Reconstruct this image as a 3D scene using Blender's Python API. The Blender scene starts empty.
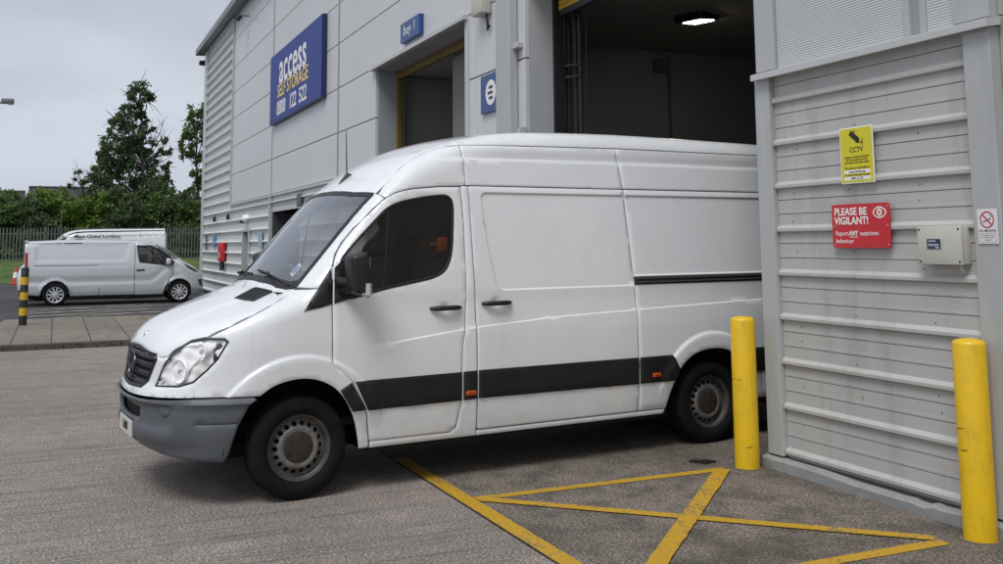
import bpy, bmesh, math, random
import numpy as np
from mathutils import Vector, Matrix
from mathutils.geometry import delaunay_2d_cdt
R = math.radians
random.seed(4); rng = np.random.default_rng(7)
scene = bpy.context.scene
COL = scene.collection

# ------------------------------------------------------------------ scene tree helpers
def tag(o, label=None, cat=None, group=None, kind=None):
    if label: o['label'] = label
    if cat: o['category'] = cat
    if group: o['group'] = group
    if kind: o['kind'] = kind
    return o
def thing(name, label, cat, loc=(0,0,0), rz=0, group=None):
    o = bpy.data.objects.new(name, None); COL.objects.link(o)
    o.empty_display_size = .2
    o.location = loc; o.rotation_euler = (0,0,rz)
    return tag(o, label, cat, group)
def link(name, me, parent=None):
    o = bpy.data.objects.new(name, me); COL.objects.link(o)
    if parent is not None: o.parent = parent
    return o
def children(o): return [c for c in bpy.data.objects if c.parent is o]
def copy_tree(o, parent=None, **kw):
    kids = children(o)
    c = o.copy(); COL.objects.link(c)
    if parent is not None: c.parent = parent
    for k in kids: copy_tree(k, c)
    return c

# ------------------------------------------------------------------ materials
MATS = {}
def nodes_of(m):
    m.use_nodes = True
    nt = m.node_tree; nt.nodes.clear()
    return nt
def mat(name, col, rough=.5, metal=0, var=.0, vscale=4, bump=0, bscale=60, coat=0, spec=.5, emit=None, estr=0, stretch=None, var2=None, rvar=0, dirt=None):
    """principled with object-space noise in colour, roughness and bump"""
    if name in MATS: return MATS[name]
    m = bpy.data.materials.new(name); nt = nodes_of(m); N, L = nt.nodes, nt.links
    out = N.new('ShaderNodeOutputMaterial'); b = N.new('ShaderNodeBsdfPrincipled'); L.new(b.outputs[0], out.inputs[0])
    b.inputs['Base Color'].default_value = (*col, 1); b.inputs['Roughness'].default_value = rough; b.inputs['Metallic'].default_value = metal
    b.inputs['Specular IOR Level'].default_value = spec
    if coat: b.inputs['Coat Weight'].default_value = coat; b.inputs['Coat Roughness'].default_value = .08
    if emit: b.inputs['Emission Color'].default_value = (*emit, 1); b.inputs['Emission Strength'].default_value = estr
    if var or bump or rvar or dirt:
        tc = N.new('ShaderNodeTexCoord'); mp = N.new('ShaderNodeMapping'); L.new(tc.outputs['Object'], mp.inputs[0])
        if stretch: mp.inputs['Scale'].default_value = stretch
    last = None
    if var:
        n = N.new('ShaderNodeTexNoise'); n.inputs['Scale'].default_value = vscale; n.inputs['Detail'].default_value = 6; n.inputs['Roughness'].default_value = .65
        L.new(mp.outputs[0], n.inputs['Vector'])
        r = N.new('ShaderNodeValToRGB'); L.new(n.outputs['Fac'], r.inputs[0])
        c2 = var2 or tuple(min(1, c*(1+var)) for c in col)
        r.color_ramp.elements[0].position = .3; r.color_ramp.elements[1].position = .72
        r.color_ramp.elements[0].color = (*[c*(1-var) for c in col], 1); r.color_ramp.elements[1].color = (*c2, 1)
        L.new(r.outputs[0], b.inputs['Base Color']); last = r.outputs[0]
        if rvar:
            q = N.new('ShaderNodeMapRange'); q.inputs['To Min'].default_value = rough-rvar; q.inputs['To Max'].default_value = rough+rvar
            L.new(n.outputs['Fac'], q.inputs['Value']); L.new(q.outputs[0], b.inputs['Roughness'])
    if dirt:   # (colour, amount, scale) blotches of dirt with their own outline
        n = N.new('ShaderNodeTexNoise'); n.inputs['Scale'].default_value = dirt[2]; n.inputs['Detail'].default_value = 8; n.inputs['Roughness'].default_value = .7
        L.new(mp.outputs[0], n.inputs['Vector'])
        q = N.new('ShaderNodeMapRange'); q.inputs['From Min'].default_value = .5; q.inputs['From Max'].default_value = .8
        q.inputs['To Max'].default_value = dirt[1]; L.new(n.outputs['Fac'], q.inputs['Value'])
        mx = N.new('ShaderNodeMixRGB'); L.new(q.outputs[0], mx.inputs[0])
        if last is not None: L.new(last, mx.inputs[1])
        else: mx.inputs[1].default_value = (*col, 1)
        mx.inputs[2].default_value = (*dirt[0], 1); L.new(mx.outputs[0], b.inputs['Base Color'])
    if bump:
        n = N.new('ShaderNodeTexNoise'); n.inputs['Scale'].default_value = bscale; n.inputs['Detail'].default_value = 5
        L.new(mp.outputs[0], n.inputs['Vector'])
        bp = N.new('ShaderNodeBump'); bp.inputs['Strength'].default_value = bump; bp.inputs['Distance'].default_value = .02
        L.new(n.outputs['Fac'], bp.inputs['Height']); L.new(bp.outputs[0], b.inputs['Normal'])
    MATS[name] = m
    return m
def glass(name, tint, gloss=.04):
    m = bpy.data.materials.new(name); nt = nodes_of(m); N, L = nt.nodes, nt.links
    out = N.new('ShaderNodeOutputMaterial'); t = N.new('ShaderNodeBsdfTransparent'); g = N.new('ShaderNodeBsdfGlossy'); mx = N.new('ShaderNodeMixShader')
    t.inputs[0].default_value = (*tint, 1); g.inputs['Roughness'].default_value = .015; g.inputs['Color'].default_value = (.95,.97,1,1)
    fr = N.new('ShaderNodeFresnel'); ge = N.new('ShaderNodeNewGeometry'); io = N.new('ShaderNodeMath'); io.operation = 'MULTIPLY_ADD'; io.inputs[1].default_value = 1/1.5-1.5; io.inputs[2].default_value = 1.5
    L.new(ge.outputs['Backfacing'], io.inputs[0]); L.new(io.outputs[0], fr.inputs[0])   # a thin pane reflects alike from both sides
    ad = N.new('ShaderNodeMath'); ad.operation = 'ADD'; ad.inputs[1].default_value = gloss
    L.new(fr.outputs[0], ad.inputs[0]); L.new(ad.outputs[0], mx.inputs[0]); L.new(t.outputs[0], mx.inputs[1]); L.new(g.outputs[0], mx.inputs[2]); L.new(mx.outputs[0], out.inputs[0])
    return m

# ------------------------------------------------------------------ mesh builder
class MB:
    def __init__(s): s.v = []; s.f = []
    def add(s, verts, faces, M=None):
        o = len(s.v)
        s.v += [tuple(M @ Vector(v)) if M is not None else tuple(v) for v in verts]
        s.f += [tuple(i+o for i in f) for f in faces]
        return s
    def box(s, x0, x1, y0, y1, z0, z1, M=None, bev=0):
        if bev:
            bm = bmesh.new(); bmesh.ops.create_cube(bm, size=1)
            for v in bm.verts: v.co = Vector(((x0+x1)/2+v.co.x*(x1-x0), (y0+y1)/2+v.co.y*(y1-y0), (z0+z1)/2+v.co.z*(z1-z0)))
            bmesh.ops.bevel(bm, geom=bm.edges[:], offset=bev, segments=2, profile=.5, affect='EDGES')
            bm.verts.index_update()
            s.add([v.co.copy() for v in bm.verts], [[v.index for v in f.verts] for f in bm.faces], M); bm.free(); return s
        V = [(x0,y0,z0),(x1,y0,z0),(x1,y1,z0),(x0,y1,z0),(x0,y0,z1),(x1,y0,z1),(x1,y1,z1),(x0,y1,z1)]
        return s.add(V, [(0,3,2,1),(4,5,6,7),(0,1,5,4),(1,2,6,5),(2,3,7,6),(3,0,4,7)], M)
    def tube(s, pts, r, n=10, cap=True, M=None):
        pts = [Vector(p) for p in pts]; rr = r if isinstance(r, (list, tuple)) else [r]*len(pts)
        V = []; F = []; up = None
        for i, p in enumerate(pts):
            d = (pts[min(i+1, len(pts)-1)]-pts[max(i-1, 0)]).normalized()
            if up is None:
                up = Vector((0,0,1)) if abs(d.z) < .9 else Vector((1,0,0))
            a = d.cross(up).normalized(); b = a.cross(d).normalized(); up = b
            for k in range(n):
                t = 2*math.pi*k/n; V.append(p+(a*math.cos(t)+b*math.sin(t))*rr[i])
        for i in range(len(pts)-1):
            for k in range(n): F.append((i*n+k, i*n+(k+1) % n, (i+1)*n+(k+1) % n, (i+1)*n+k))
        if cap:
            F.append(tuple(range(n-1, -1, -1))); F.append(tuple((len(pts)-1)*n+k for k in range(n)))
        return s.add(V, F, M)
    def lathe(s, prof, n=48, M=None, closed=False):
        """prof: (radius, height) about local z"""
        V = []; F = []
        for (r, h) in prof:
            for k in range(n):
                t = 2*math.pi*k/n; V.append((r*math.cos(t), r*math.sin(t), h))
        m = len(prof)
        for i in range(m if closed else m-1):
            j = (i+1) % m
            for k in range(n): F.append((i*n+k, i*n+(k+1) % n, j*n+(k+1) % n, j*n+k))
        return s.add(V, F, M)
    def extrude(s, poly, d0, d1, axis='x', M=None, closed=True):
        """poly of 2D points extruded along an axis; (y,z) for x, (x,z) for y, (x,y) for z"""
        def P(p, d): return {'x': (d, p[0], p[1]), 'y': (p[0], d, p[1]), 'z': (p[0], p[1], d)}[axis]
        n = len(poly); V = [P(p, d0) for p in poly]+[P(p, d1) for p in poly]
        F = [(i, (i+1) % n, n+(i+1) % n, n+i) for i in range(n if closed else n-1)]
        if closed: F += [tuple(range(n-1, -1, -1)), tuple(range(n, 2*n))]
        return s.add(V, F, M)
    def build(s, name, m, parent=None, smooth=False, angle=35, fix=True):
        me = bpy.data.meshes.new(name); me.from_pydata([tuple(v) for v in s.v], [], s.f)
        if fix:
            bm = bmesh.new(); bm.from_mesh(me); bmesh.ops.recalc_face_normals(bm, faces=bm.faces[:]); bm.to_mesh(me); bm.free()
        for x in (m if isinstance(m, (list, tuple)) else [m]): me.materials.append(x)
        if smooth:
            me.shade_smooth(); me.set_sharp_from_angle(angle=R(angle))
        return link(name, me, parent)

# ------------------------------------------------------------------ lettering (turned into mesh with a real thickness)
def text_mesh(body, size, bold=0, sx=1, align='CENTER', depth=.0015, spacing=1, shear=0):
    cu = bpy.data.curves.new('lettering', 'FONT'); cu.body = body; cu.size = size; cu.align_x = align; cu.align_y = 'CENTER'
    cu.offset = bold; cu.extrude = depth; cu.resolution_u = 3; cu.space_character = spacing; cu.shear = shear
    ob = bpy.data.objects.new('lettering', cu); COL.objects.link(ob)
    me = bpy.data.meshes.new_from_object(ob.evaluated_get(bpy.context.evaluated_depsgraph_get()))
    bpy.data.objects.remove(ob); bpy.data.curves.remove(cu)
    if sx != 1:
        for v in me.vertices: v.co.x *= sx
    return me
def text(name, body, m, parent, loc, rot, size, **kw):
    me = text_mesh(body, size, **kw); me.materials.clear(); me.materials.append(m)
    o = link(name, me, parent); o.location = loc; o.rotation_euler = rot
    return o

# ------------------------------------------------------------------ 2D polygons
def resample(poly, d, closed=True):
    out = []; n = len(poly)
    for i in range(n if closed else n-1):
        a = np.array(poly[i], float); b = np.array(poly[(i+1) % n], float); k = max(1, int(math.ceil(np.linalg.norm(b-a)/d)))
        for j in range(k): out.append(tuple(a+(b-a)*j/k))
    if not closed: out.append(tuple(poly[-1]))
    return out
def fillet(poly, r, seg=5):
    """round corners of a closed polygon; r number or list"""
    out = []; n = len(poly)
    for i in range(n):
        p = np.array(poly[i], float); a = np.array(poly[i-1], float); b = np.array(poly[(i+1) % n], float)
        ri = r[i] if isinstance(r, (list, tuple)) else r
        la, lb = np.linalg.norm(a-p), np.linalg.norm(b-p)
        if ri <= 0 or la < 1e-6 or lb < 1e-6: out.append(tuple(p)); continue
        t = min(ri, la*.48, lb*.48); A = p+(a-p)/la*t; B = p+(b-p)/lb*t
        for j in range(seg+1):
            u = j/seg; out.append(tuple((1-u)**2*A+2*u*(1-u)*p+u*u*B))
    return out
def chaikin(poly, it=2, closed=True):
    for _ in range(it):
        o = []; n = len(poly)
        if not closed: o.append(poly[0])
        for i in range(n if closed else n-1):
            a = np.array(poly[i]); b = np.array(poly[(i+1) % n]); o += [tuple(.75*a+.25*b), tuple(.25*a+.75*b)]
        if not closed: o.append(poly[-1])
        poly = o
    return poly
def area(p):
    p = np.array(p); return .5*np.sum(p[:,0]*np.roll(p[:,1], -1)-np.roll(p[:,0], -1)*p[:,1])
def inside(P, loops):
    P = np.atleast_2d(P); r = np.zeros(len(P), bool)
    for lp in loops:
        a = np.array(lp); b = np.roll(a, -1, 0)
        for (x0, y0), (x1, y1) in zip(a, b):
            c = ((y0 > P[:,1]) != (y1 > P[:,1]))
            with np.errstate(divide='ignore', invalid='ignore'):
                xi = (x1-x0)*(P[:,1]-y0)/((y1-y0) if y1 != y0 else 1e-12)+x0
            r ^= c & (P[:,0] < xi)
    return r
def polydist(P, loops, closed=True):
    P = np.atleast_2d(P); d = np.full(len(P), 1e9)
    for lp in loops:
        a = np.array(lp); b = np.roll(a, -1, 0)
        if not closed: a, b = a[:-1], b[:-1]
        for p, q in zip(a, b):
            e = q-p; t = np.clip(((P-p)@e)/max(e@e, 1e-12), 0, 1); d = np.minimum(d, np.linalg.norm(P-(p+t[:,None]*e), axis=1))
    return d
def smoothstep(x): x = np.clip(x, 0, 1); return x*x*(3-2*x)
def ipl(x, pts):
    a = np.array(sorted(pts), float); return np.interp(x, a[:,0], a[:,1])
def smp(x, pts):
    a = np.array(sorted(pts), float); X, Y = a[:,0], a[:,1]
    d = np.diff(Y)/np.diff(X); m = np.zeros(len(X)); dd = d[:-1]*d[1:]
    m[1:-1] = np.where(dd > 0, 2*dd/(d[:-1]+d[1:]+1e-12), 0); m[0] = d[0]; m[-1] = d[-1]
    x = np.clip(x, X[0], X[-1]); i = np.clip(np.searchsorted(X, x)-1, 0, len(X)-2); h = X[i+1]-X[i]; t = (x-X[i])/h
    return (2*t**3-3*t**2+1)*Y[i]+(t**3-2*t**2+t)*h*m[i]+(-2*t**3+3*t**2)*Y[i+1]+(t**3-t**2)*h*m[i+1]
def bisect(fn, lo, hi, n=40):
    for _ in range(n):
        m = (lo+hi)/2; f = fn(m) < 0; lo = np.where(f, m, lo); hi = np.where(f, hi, m)
    return (lo+hi)/2

# ------------------------------------------------------------------ vehicle bodies: an implicit solid cut into sheet panels
class Body:
    def __init__(s, **k): s.__dict__.update(k)
    def F(s, x, y, z):
        ay = np.abs(y); b = smp(z, s.YB); a = smp(z, s.XN); xx = np.maximum(x, 0)/a
        A = ((xx**s.n+(ay/b)**s.n)**(1/s.n)-1)*.95
        zh = smp(x, s.ZH)-s.hoodcurve*(ay/.8)**2
        k = s.sweep*np.clip((x+2.2)/1.0, 0, 1)
        zc = smp(x+k*(ay/.78)**2, s.ZC)-.035*(ay/.78)**2
        B = np.minimum((z-zc)*ipl(x, s.SL), (z-zh)*.95)
        r = ipl(x, s.RF); h = np.maximum(r-np.abs(A-B), 0)/r
        return np.maximum(A, B)+h*h*r*.25
    def tz(s, x, y): return x if x <= 0 else (math.pi/2-math.atan2(y, x))*1.05
    def point(s, dom, a, b):
        """surface points of a domain: side (x,z) with the nose wrapped round as x>0, or top (x,y); and the outward ray"""
        a = np.asarray(a, float); b = np.asarray(b, float)
        if dom == 'side':
            al = np.pi/2-np.maximum(a, 0)/1.05; cx, sy = np.where(a > 0, np.cos(al), 0), np.where(a > 0, np.sin(al), 1)
            x0 = np.minimum(a, 0)
            r = bisect(lambda r: s.F(x0+r*cx, r*sy, b), np.zeros_like(a), np.full_like(a, 1.6))
            return np.stack([x0+r*cx, r*sy, b], 1), np.stack([cx, sy, 0*a], 1)
        z = bisect(lambda z: s.F(a, b, z), np.full_like(a, .5), np.full_like(a, 3.2))
        return np.stack([a, b, z], 1), np.stack([0*a, 0*a, 1+0*a], 1)
    def patch(s, name, outline, dom, m, parent, holes=(), grid=.035, off=0, disp=None, thick=.012, bev=.003, extra=(), smooth_angle=40):
        loops = []; ins = []; e = 0
        for k, lp in enumerate([outline]+list(holes)):
            lp = [tuple(p) for p in lp]
            if (area(lp) > 0) != (k == 0): lp = lp[::-1]
            lp = resample(lp, grid); loops.append(lp)
            if bev:
                p = np.array(lp); t = np.roll(p, -1, 0)-np.roll(p, 1, 0); t /= np.linalg.norm(t, axis=1)[:,None]+1e-9
                ins.append([tuple(q) for q in p+np.stack([-t[:,1], t[:,0]], 1)*bev*1.3])
        V = []; E = []
        for lp in loops+ins:
            o = len(V); V += lp
            if lp in loops: E += [(o+i, o+(i+1) % len(lp)) for i in range(len(lp))]
        ex = []
        for lp in extra:
            q = np.array(resample(lp, grid, closed=False)); ok = inside(q, loops) & (polydist(q, loops) > bev*2+.002)
            o = len(V)+len(ex); c = np.cumsum(ok)-1; ex += [tuple(p) for p in q[ok]]
            E += [(o+int(c[i]), o+int(c[i+1])) for i in range(len(q)-1) if ok[i] and ok[i+1]]
        V += ex
        a = np.array(loops[0]); lo, hi = a.min(0), a.max(0)
        gx, gy = np.meshgrid(np.arange(lo[0]+grid*.5, hi[0], grid), np.arange(lo[1]+grid*.5, hi[1], grid)); G = np.stack([gx.ravel(), gy.ravel()], 1)
        if len(G):
            ok = inside(G, loops); G = G[ok]; G = G[polydist(G, loops) > grid*.45] if len(G) else G
            if ex and len(G):
                X = np.array(ex); keep = np.ones(len(G), bool)
                for c in range(0, len(G), 400):
                    keep[c:c+400] = np.min(np.linalg.norm(G[c:c+400,None]-X[None], axis=2), 1) > grid*.4
                G = G[keep]
            V += [tuple(p) for p in G]
        vc, _, fc, *_r = delaunay_2d_cdt([Vector(v) for v in V], E, [], 0, 1e-6)
        P = np.array([tuple(v) for v in vc]); fc = [f for f in fc]
        cen = np.array([P[list(f)].mean(0) for f in fc]); keep = inside(cen, loops)
        fc = [f for f, k in zip(fc, keep) if k]
        def ev(q):
            X, ray = s.point(dom, q[:,0], q[:,1]); d = off+(disp(q[:,0], q[:,1]) if disp else 0)
            return X+ray*(np.zeros(len(q))+d)[:,None], ray
        h = 2e-3
        X, ray = ev(P); Xa, _ = ev(P+[h, 0]); Xb, _ = ev(P+[0, h])
        n = np.cross(Xa-X, Xb-X); n /= np.linalg.norm(n, axis=1)[:,None]+1e-12; n *= np.sign(np.sum(n*ray, 1))[:,None]
        cnt = {}
        for f in fc:
            for i in range(len(f)):
                k = (f[i], f[(i+1) % len(f)]); cnt[k] = cnt.get(k, 0)+1
        bd = [k for k in cnt if (k[1], k[0]) not in cnt]
        bv = sorted({i for k in bd for i in k}); X2 = X.copy()
        if bev: X2[bv] -= n[bv]*bev
        verts = [tuple(v) for v in X2]; idx = {}
        for i in bv: idx[i] = len(verts); verts.append(tuple(X[i]-n[i]*(thick+bev)))
        t0 = fc[0]; nn = np.cross(X[t0[1]]-X[t0[0]], X[t0[2]]-X[t0[0]]); flip = nn@n[t0[0]] < 0
        faces = [tuple(f[::-1]) if flip else tuple(f) for f in fc]
        for (i, j) in bd: faces.append((i, j, idx[j], idx[i]) if flip else (j, i, idx[i], idx[j]))
        used = sorted({i for f in faces for i in f}); mp = {o: k for k, o in enumerate(used)}
        me = bpy.data.meshes.new(name); me.from_pydata([verts[i] for i in used], [], [tuple(mp[i] for i in f) for f in faces])
        me.materials.append(m); me.shade_smooth(); me.set_sharp_from_angle(angle=R(smooth_angle))
        return link(name, me, parent)
# ------------------------------------------------------------------ measured view of the place (metres; x along the wall, y into the building)
CF = Vector((-.907596,.402898,.118077)); CR = Vector((.404853,.914347,-.00801)); CU = Vector((.111191,-.040534,.992972)); CFL = 999.6796; CCY = 123.5788
VX, VY, VTH = -7.918385, 1.476904, 4.818688
# ================================================================== materials for vehicles
def van_paint():
    m = mat('white_paint', (.77,.795,.82), .27, var=.02, vscale=2.5, coat=.8, dirt=((.48,.47,.44), .14, 2.2))
    nt = m.node_tree; N, L = nt.nodes, nt.links; b = next(n for n in N if n.type == 'BSDF_PRINCIPLED'); src = b.inputs['Base Color'].links[0].from_socket
    b.inputs['Coat Roughness'].default_value = .04
    tc = N.new('ShaderNodeTexCoord'); sx = N.new('ShaderNodeSeparateXYZ'); L.new(tc.outputs['Object'], sx.inputs[0])
    # road film thrown up along the sills and behind the wheels, broken up by fine streaks and spots
    hgt = N.new('ShaderNodeMapRange'); hgt.inputs['From Min'].default_value = .95; hgt.inputs['From Max'].default_value = .30; L.new(sx.outputs[2], hgt.inputs['Value'])
    n1 = N.new('ShaderNodeTexNoise'); n1.inputs['Scale'].default_value = 5; n1.inputs['Detail'].default_value = 9; n1.inputs['Roughness'].default_value = .78; L.new(tc.outputs['Object'], n1.inputs['Vector'])
    r1 = N.new('ShaderNodeMapRange'); r1.inputs['From Min'].default_value = .38; r1.inputs['From Max'].default_value = .70; L.new(n1.outputs['Fac'], r1.inputs['Value'])
    mu = N.new('ShaderNodeMath'); mu.operation = 'MULTIPLY'; L.new(hgt.outputs[0], mu.inputs[0]); L.new(r1.outputs[0], mu.inputs[1])
    m2 = N.new('ShaderNodeMath'); m2.operation = 'MULTIPLY'; m2.inputs[1].default_value = .32; L.new(mu.outputs[0], m2.inputs[0])
    mx = N.new('ShaderNodeMixRGB'); L.new(m2.outputs[0], mx.inputs[0]); L.new(src, mx.inputs[1]); mx.inputs[2].default_value = (.30,.27,.22,1)
    # thin rain streaks down the flanks
    mp = N.new('ShaderNodeMapping'); mp.inputs['Scale'].default_value = (16,16,.8); L.new(tc.outputs['Object'], mp.inputs[0])
    n2 = N.new('ShaderNodeTexNoise'); n2.inputs['Scale'].default_value = 1; n2.inputs['Detail'].default_value = 5; n2.inputs['Roughness'].default_value = .7; L.new(mp.outputs[0], n2.inputs['Vector'])
    r2 = N.new('ShaderNodeMapRange'); r2.inputs['From Min'].default_value = .58; r2.inputs['From Max'].default_value = .80; r2.inputs['To Max'].default_value = .16; L.new(n2.outputs['Fac'], r2.inputs['Value'])
    my = N.new('ShaderNodeMixRGB'); L.new(r2.outputs[0], my.inputs[0]); L.new(mx.outputs[0], my.inputs[1]); my.inputs[2].default_value = (.42,.41,.39,1)
    L.new(my.outputs[0], b.inputs['Base Color'])
    rr = N.new('ShaderNodeMath'); rr.operation = 'MULTIPLY_ADD'; rr.inputs[1].default_value = .35; rr.inputs[2].default_value = .28; L.new(m2.outputs[0], rr.inputs[0]); L.new(rr.outputs[0], b.inputs['Roughness'])
    return m
WHITE = van_paint()
GREYP = mat('bumper_plastic', (.088,.098,.112), .5, var=.10, vscale=5, bump=.05, bscale=250, dirt=((.22,.21,.2), .25, 6))
BLACKP = mat('black_trim', (.010,.0105,.012), .45, var=.15, vscale=8, bump=.04, bscale=300)
STRIPM = mat('rubbing_strip', (.013,.0135,.015), .5, var=.12, vscale=6, dirt=((.05,.05,.048), .4, 5), spec=.35)
LINER = mat('dark_liner', (.008,.008,.009), .9)
RUBBER = mat('tyre_rubber', (.009,.009,.009), .75, var=.25, vscale=12, bump=.15, bscale=80, dirt=((.028,.026,.023), .35, 9), spec=.15)
STEEL = mat('wheel_steel', (.205,.198,.188), .5, .4, var=.25, vscale=14, dirt=((.04,.032,.026), .9, 9))
RIMD = mat('rim_dark', (.060,.053,.047), .55, .3, var=.3, vscale=10, dirt=((.16,.15,.14), .5, 12)); HUBM = mat('hub_rusty', (.030,.024,.020), .65, var=.3, vscale=20, dirt=((.07,.045,.03), .6, 14))
CHROME = mat('chrome', (.75,.76,.78), .12, 1)
REFLECT = mat('reflector', (.95,.96,.97), .2, .0)
LAMPG = mat('headlight_housing', (.95,.955,.96), .3, .0)
CLEAR = glass('clear_lens', (1,1,1), .06)
WSG = glass('windscreen_glass', (.86,.89,.89), .22)
DKG = glass('tinted_glass', (.30,.29,.28), .008)
ORANGE = mat('amber_lens', (.55,.085,.012), .25)
ORANGEC = mat('orange_cloth', (.95,.20,.015), .8)
SEATM = mat('seat_cloth', (.07,.072,.076), .9, var=.2, vscale=30)
DASHM = mat('dashboard_grey', (.07,.075,.08), .7)
PAPER = mat('paper', (.72,.73,.74), .7, var=.08, vscale=20)
BLUEST = mat('permit_blue', (.10,.16,.5), .5)
ALU = mat('rail_metal', (.06,.06,.062), .4, .5)
PLATEW = mat('number_plate', (.55,.55,.53), .35)
INKB = mat('black_ink', (.012,.012,.012), .6)
INKW = mat('white_ink', (.8,.8,.8), .6)
RED = mat('red_lens', (.35,.015,.015), .25)

VAN = Body(n=2.9, hoodcurve=.075, sweep=.11,
 YB=[(.2,.94),(.35,.968),(.55,.985),(.75,.99),(1.0,.988),(1.2,.975),(1.4,.955),(1.8,.905),(2.15,.855),(2.4,.815),(2.6,.78),(2.9,.73)],
 XN=[(.2,.90),(.37,.945),(.5,.975),(.62,.985),(.73,.965),(.8,.94),(1.0,.925),(1.1,.90),(1.2,.86),(1.5,.7)],
 ZH=[(1.1,.88),(.95,1.0),(.88,1.075),(.75,1.17),(.6,1.245),(.3,1.36),(.12,1.42),(0,1.45),(-.3,1.47)],
 ZC=[(.6,.91),(.12,1.43),(-.52,2.14),(-.60,2.205),(-.80,2.355),(-1.05,2.48),(-1.35,2.575),(-1.7,2.635),(-2.1,2.662),(-3.0,2.68),(-4.2,2.67),(-5,2.66)],
 SL=[(-2.2,1),(-1.3,.93),(-.75,.72),(-.6,.65),(.2,.62)],
 RF=[(1.0,.10),(.1,.10),(-.3,.07),(-.7,.10),(-1.3,.16),(-2,.17)])

def make_wheel(parent, loc, face, r=.345, w=.225, rim=.215, steel=True, rimmat=None):
    """wheel with its axle along y; face = +1 when the outer side looks to +y"""
    t = bpy.data.objects.new('wheel', None); COL.objects.link(t); t.parent = parent; t.location = loc; t.empty_display_size = .2
    t.rotation_euler = (R(-90) if face > 0 else R(90), 0, 0)       # local z -> outward
    h = w/2
    pr = [(rim-.005, h*.72),(rim+.008, h*.80),(rim+.03, h*.95),(r*.80, h*1.0),(r*.93, h*.93),(r*.975, h*.80),(r, h*.6)]
    for k in range(4):
        z = h*.5-k*h*.33
        pr += [(r, z+.012),(r-.008, z+.008),(r-.008, z-.008),(r, z-.012)]
    pr += [(r, -h*.6),(r*.975,-h*.8),(r*.93,-h*.95),(r*.8,-h),(rim,-h*.8)]
    MB().lathe(pr, 64).build('tyre', RUBBER, t, smooth=True, angle=50)
    if steel:
        m = MB().lathe([(rim,-h*.8),(rim-.02,-h*.4),(rim-.022,h*.35),(rim-.012,h*.62),(rim-.002,h*.70),(rim+.008,h*.80),(rim+.006,h*.84),(rim-.008,h*.80),(rim-.022,h*.66)], 64)
        m.build('rim', RIMD, t, smooth=True, angle=40)
        # disc with a ring of hand holes, dished
        lo = [(math.cos(a)*(rim-.022), math.sin(a)*(rim-.022)) for a in np.linspace(0, 2*math.pi, 80, endpoint=False)]
        hs = []
        for k in range(18):
            a = 2*math.pi*k/18; c, s_ = math.cos(a)*.160, math.sin(a)*.160
            hs.append([(c+.0165*math.cos(q)*1.0, s_+.0165*math.sin(q)) for q in np.linspace(0, 2*math.pi, 12, endpoint=False)])
        pts = lo+[p for q in hs for p in q]; E = [(i, (i+1) % 80) for i in range(80)]
        for k in range(18): E += [(80+12*k+i, 80+12*k+(i+1) % 12) for i in range(12)]
        inner = []
        for rr in (.185,.137,.128,.110,.085,.04):
            inner += [(math.cos(a)*rr, math.sin(a)*rr) for a in np.linspace(0, 2*math.pi, 48, endpoint=False)]
        vc, _, fc, *_r = delaunay_2d_cdt([Vector(p) for p in pts+inner], E, [], 0, 1e-6)
        P = np.array([tuple(v) for v in vc]); fc = [f for f in fc if inside(P[list(f)].mean(0), [lo]+hs)[0]]
        rad = np.linalg.norm(P, axis=1)
        zz = ipl(rad, [(0,h*.55),(.085,h*.55),(.110,h*.62),(.128,h*.66),(.137,h*.64),(.16,h*.45),(.185,h*.30),(rim,h*.35)])
        n = len(P)
        m = MB(); m.add([(p[0],p[1],z) for p, z in zip(P, zz)]+[(p[0],p[1],z-.012) for p, z in zip(P, zz)], [tuple(f) for f in fc])
        off = 0
        for q in hs:      # hole walls
            ids = [int(np.argmin(np.linalg.norm(P-np.array(p), axis=1))) for p in q]
            m.f += [(ids[i], ids[(i+1) % 12], n+ids[(i+1) % 12], n+ids[i]) for i in range(12)]
        m.build('rim_disc', STEEL, t, smooth=True, angle=35, fix=False)
        m = MB().lathe([(0,h*.72),(.05,h*.72),(.088,h*.66),(.104,h*.63),(.106,h*.55)], 40)
        for k in range(6):
            a = 2*math.pi*k/6+.3; m.lathe([(0,.012),(.008,.012),(.0105,.004),(.0105,0)], 6, Matrix.Translation((math.cos(a)*.075, math.sin(a)*.075, h*.66)))
        m.build('hub_cap', HUBM, t, smooth=True, angle=30)
        MB().lathe([(0,-h*.2),(.21,-h*.2)], 32).build('brake_back', LINER, t)
    else:
        m = MB().lathe([(rim,-h*.6),(rim-.02,0),(rim-.01,h*.7),(rim+.006,h*.84),(rim-.016,h*.74)], 48)
        for k in range(10):      # ten spokes
            a = 2*math.pi*k/10; M_ = Matrix.Rotation(a, 4, 'Z')
            m.add([(.05,-.016,h*.72),(.05,.016,h*.72),(rim-.01,.026,h*.62),(rim-.01,-.026,h*.62),(.05,-.016,h*.5),(.05,.016,h*.5),(rim-.01,.026,h*.3),(rim-.01,-.026,h*.3)],
                  [(0,1,2,3),(0,3,7,4),(1,5,6,2)], M_)
        m.lathe([(0,h*.78),(.03,h*.78),(.055,h*.72),(.06,h*.5)], 24)
        m.build('hub_cap', rimmat, t, smooth=True, angle=30)
        MB().lathe([(0,-h*.1),(rim-.01,-h*.1)], 32).build('brake_back', LINER, t)
    return t

def mirror_child(o, parent):
    """copy of a part (and of its sub-parts) for the other flank of the vehicle"""
    c = o.copy(); COL.objects.link(c); c.parent = parent
    if o.type == 'EMPTY': return c
    c.scale = (1,-1,1); c.location.y = -c.location.y
    for k in children(o):
        q = k.copy(); COL.objects.link(q); q.parent = c
    return c

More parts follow.
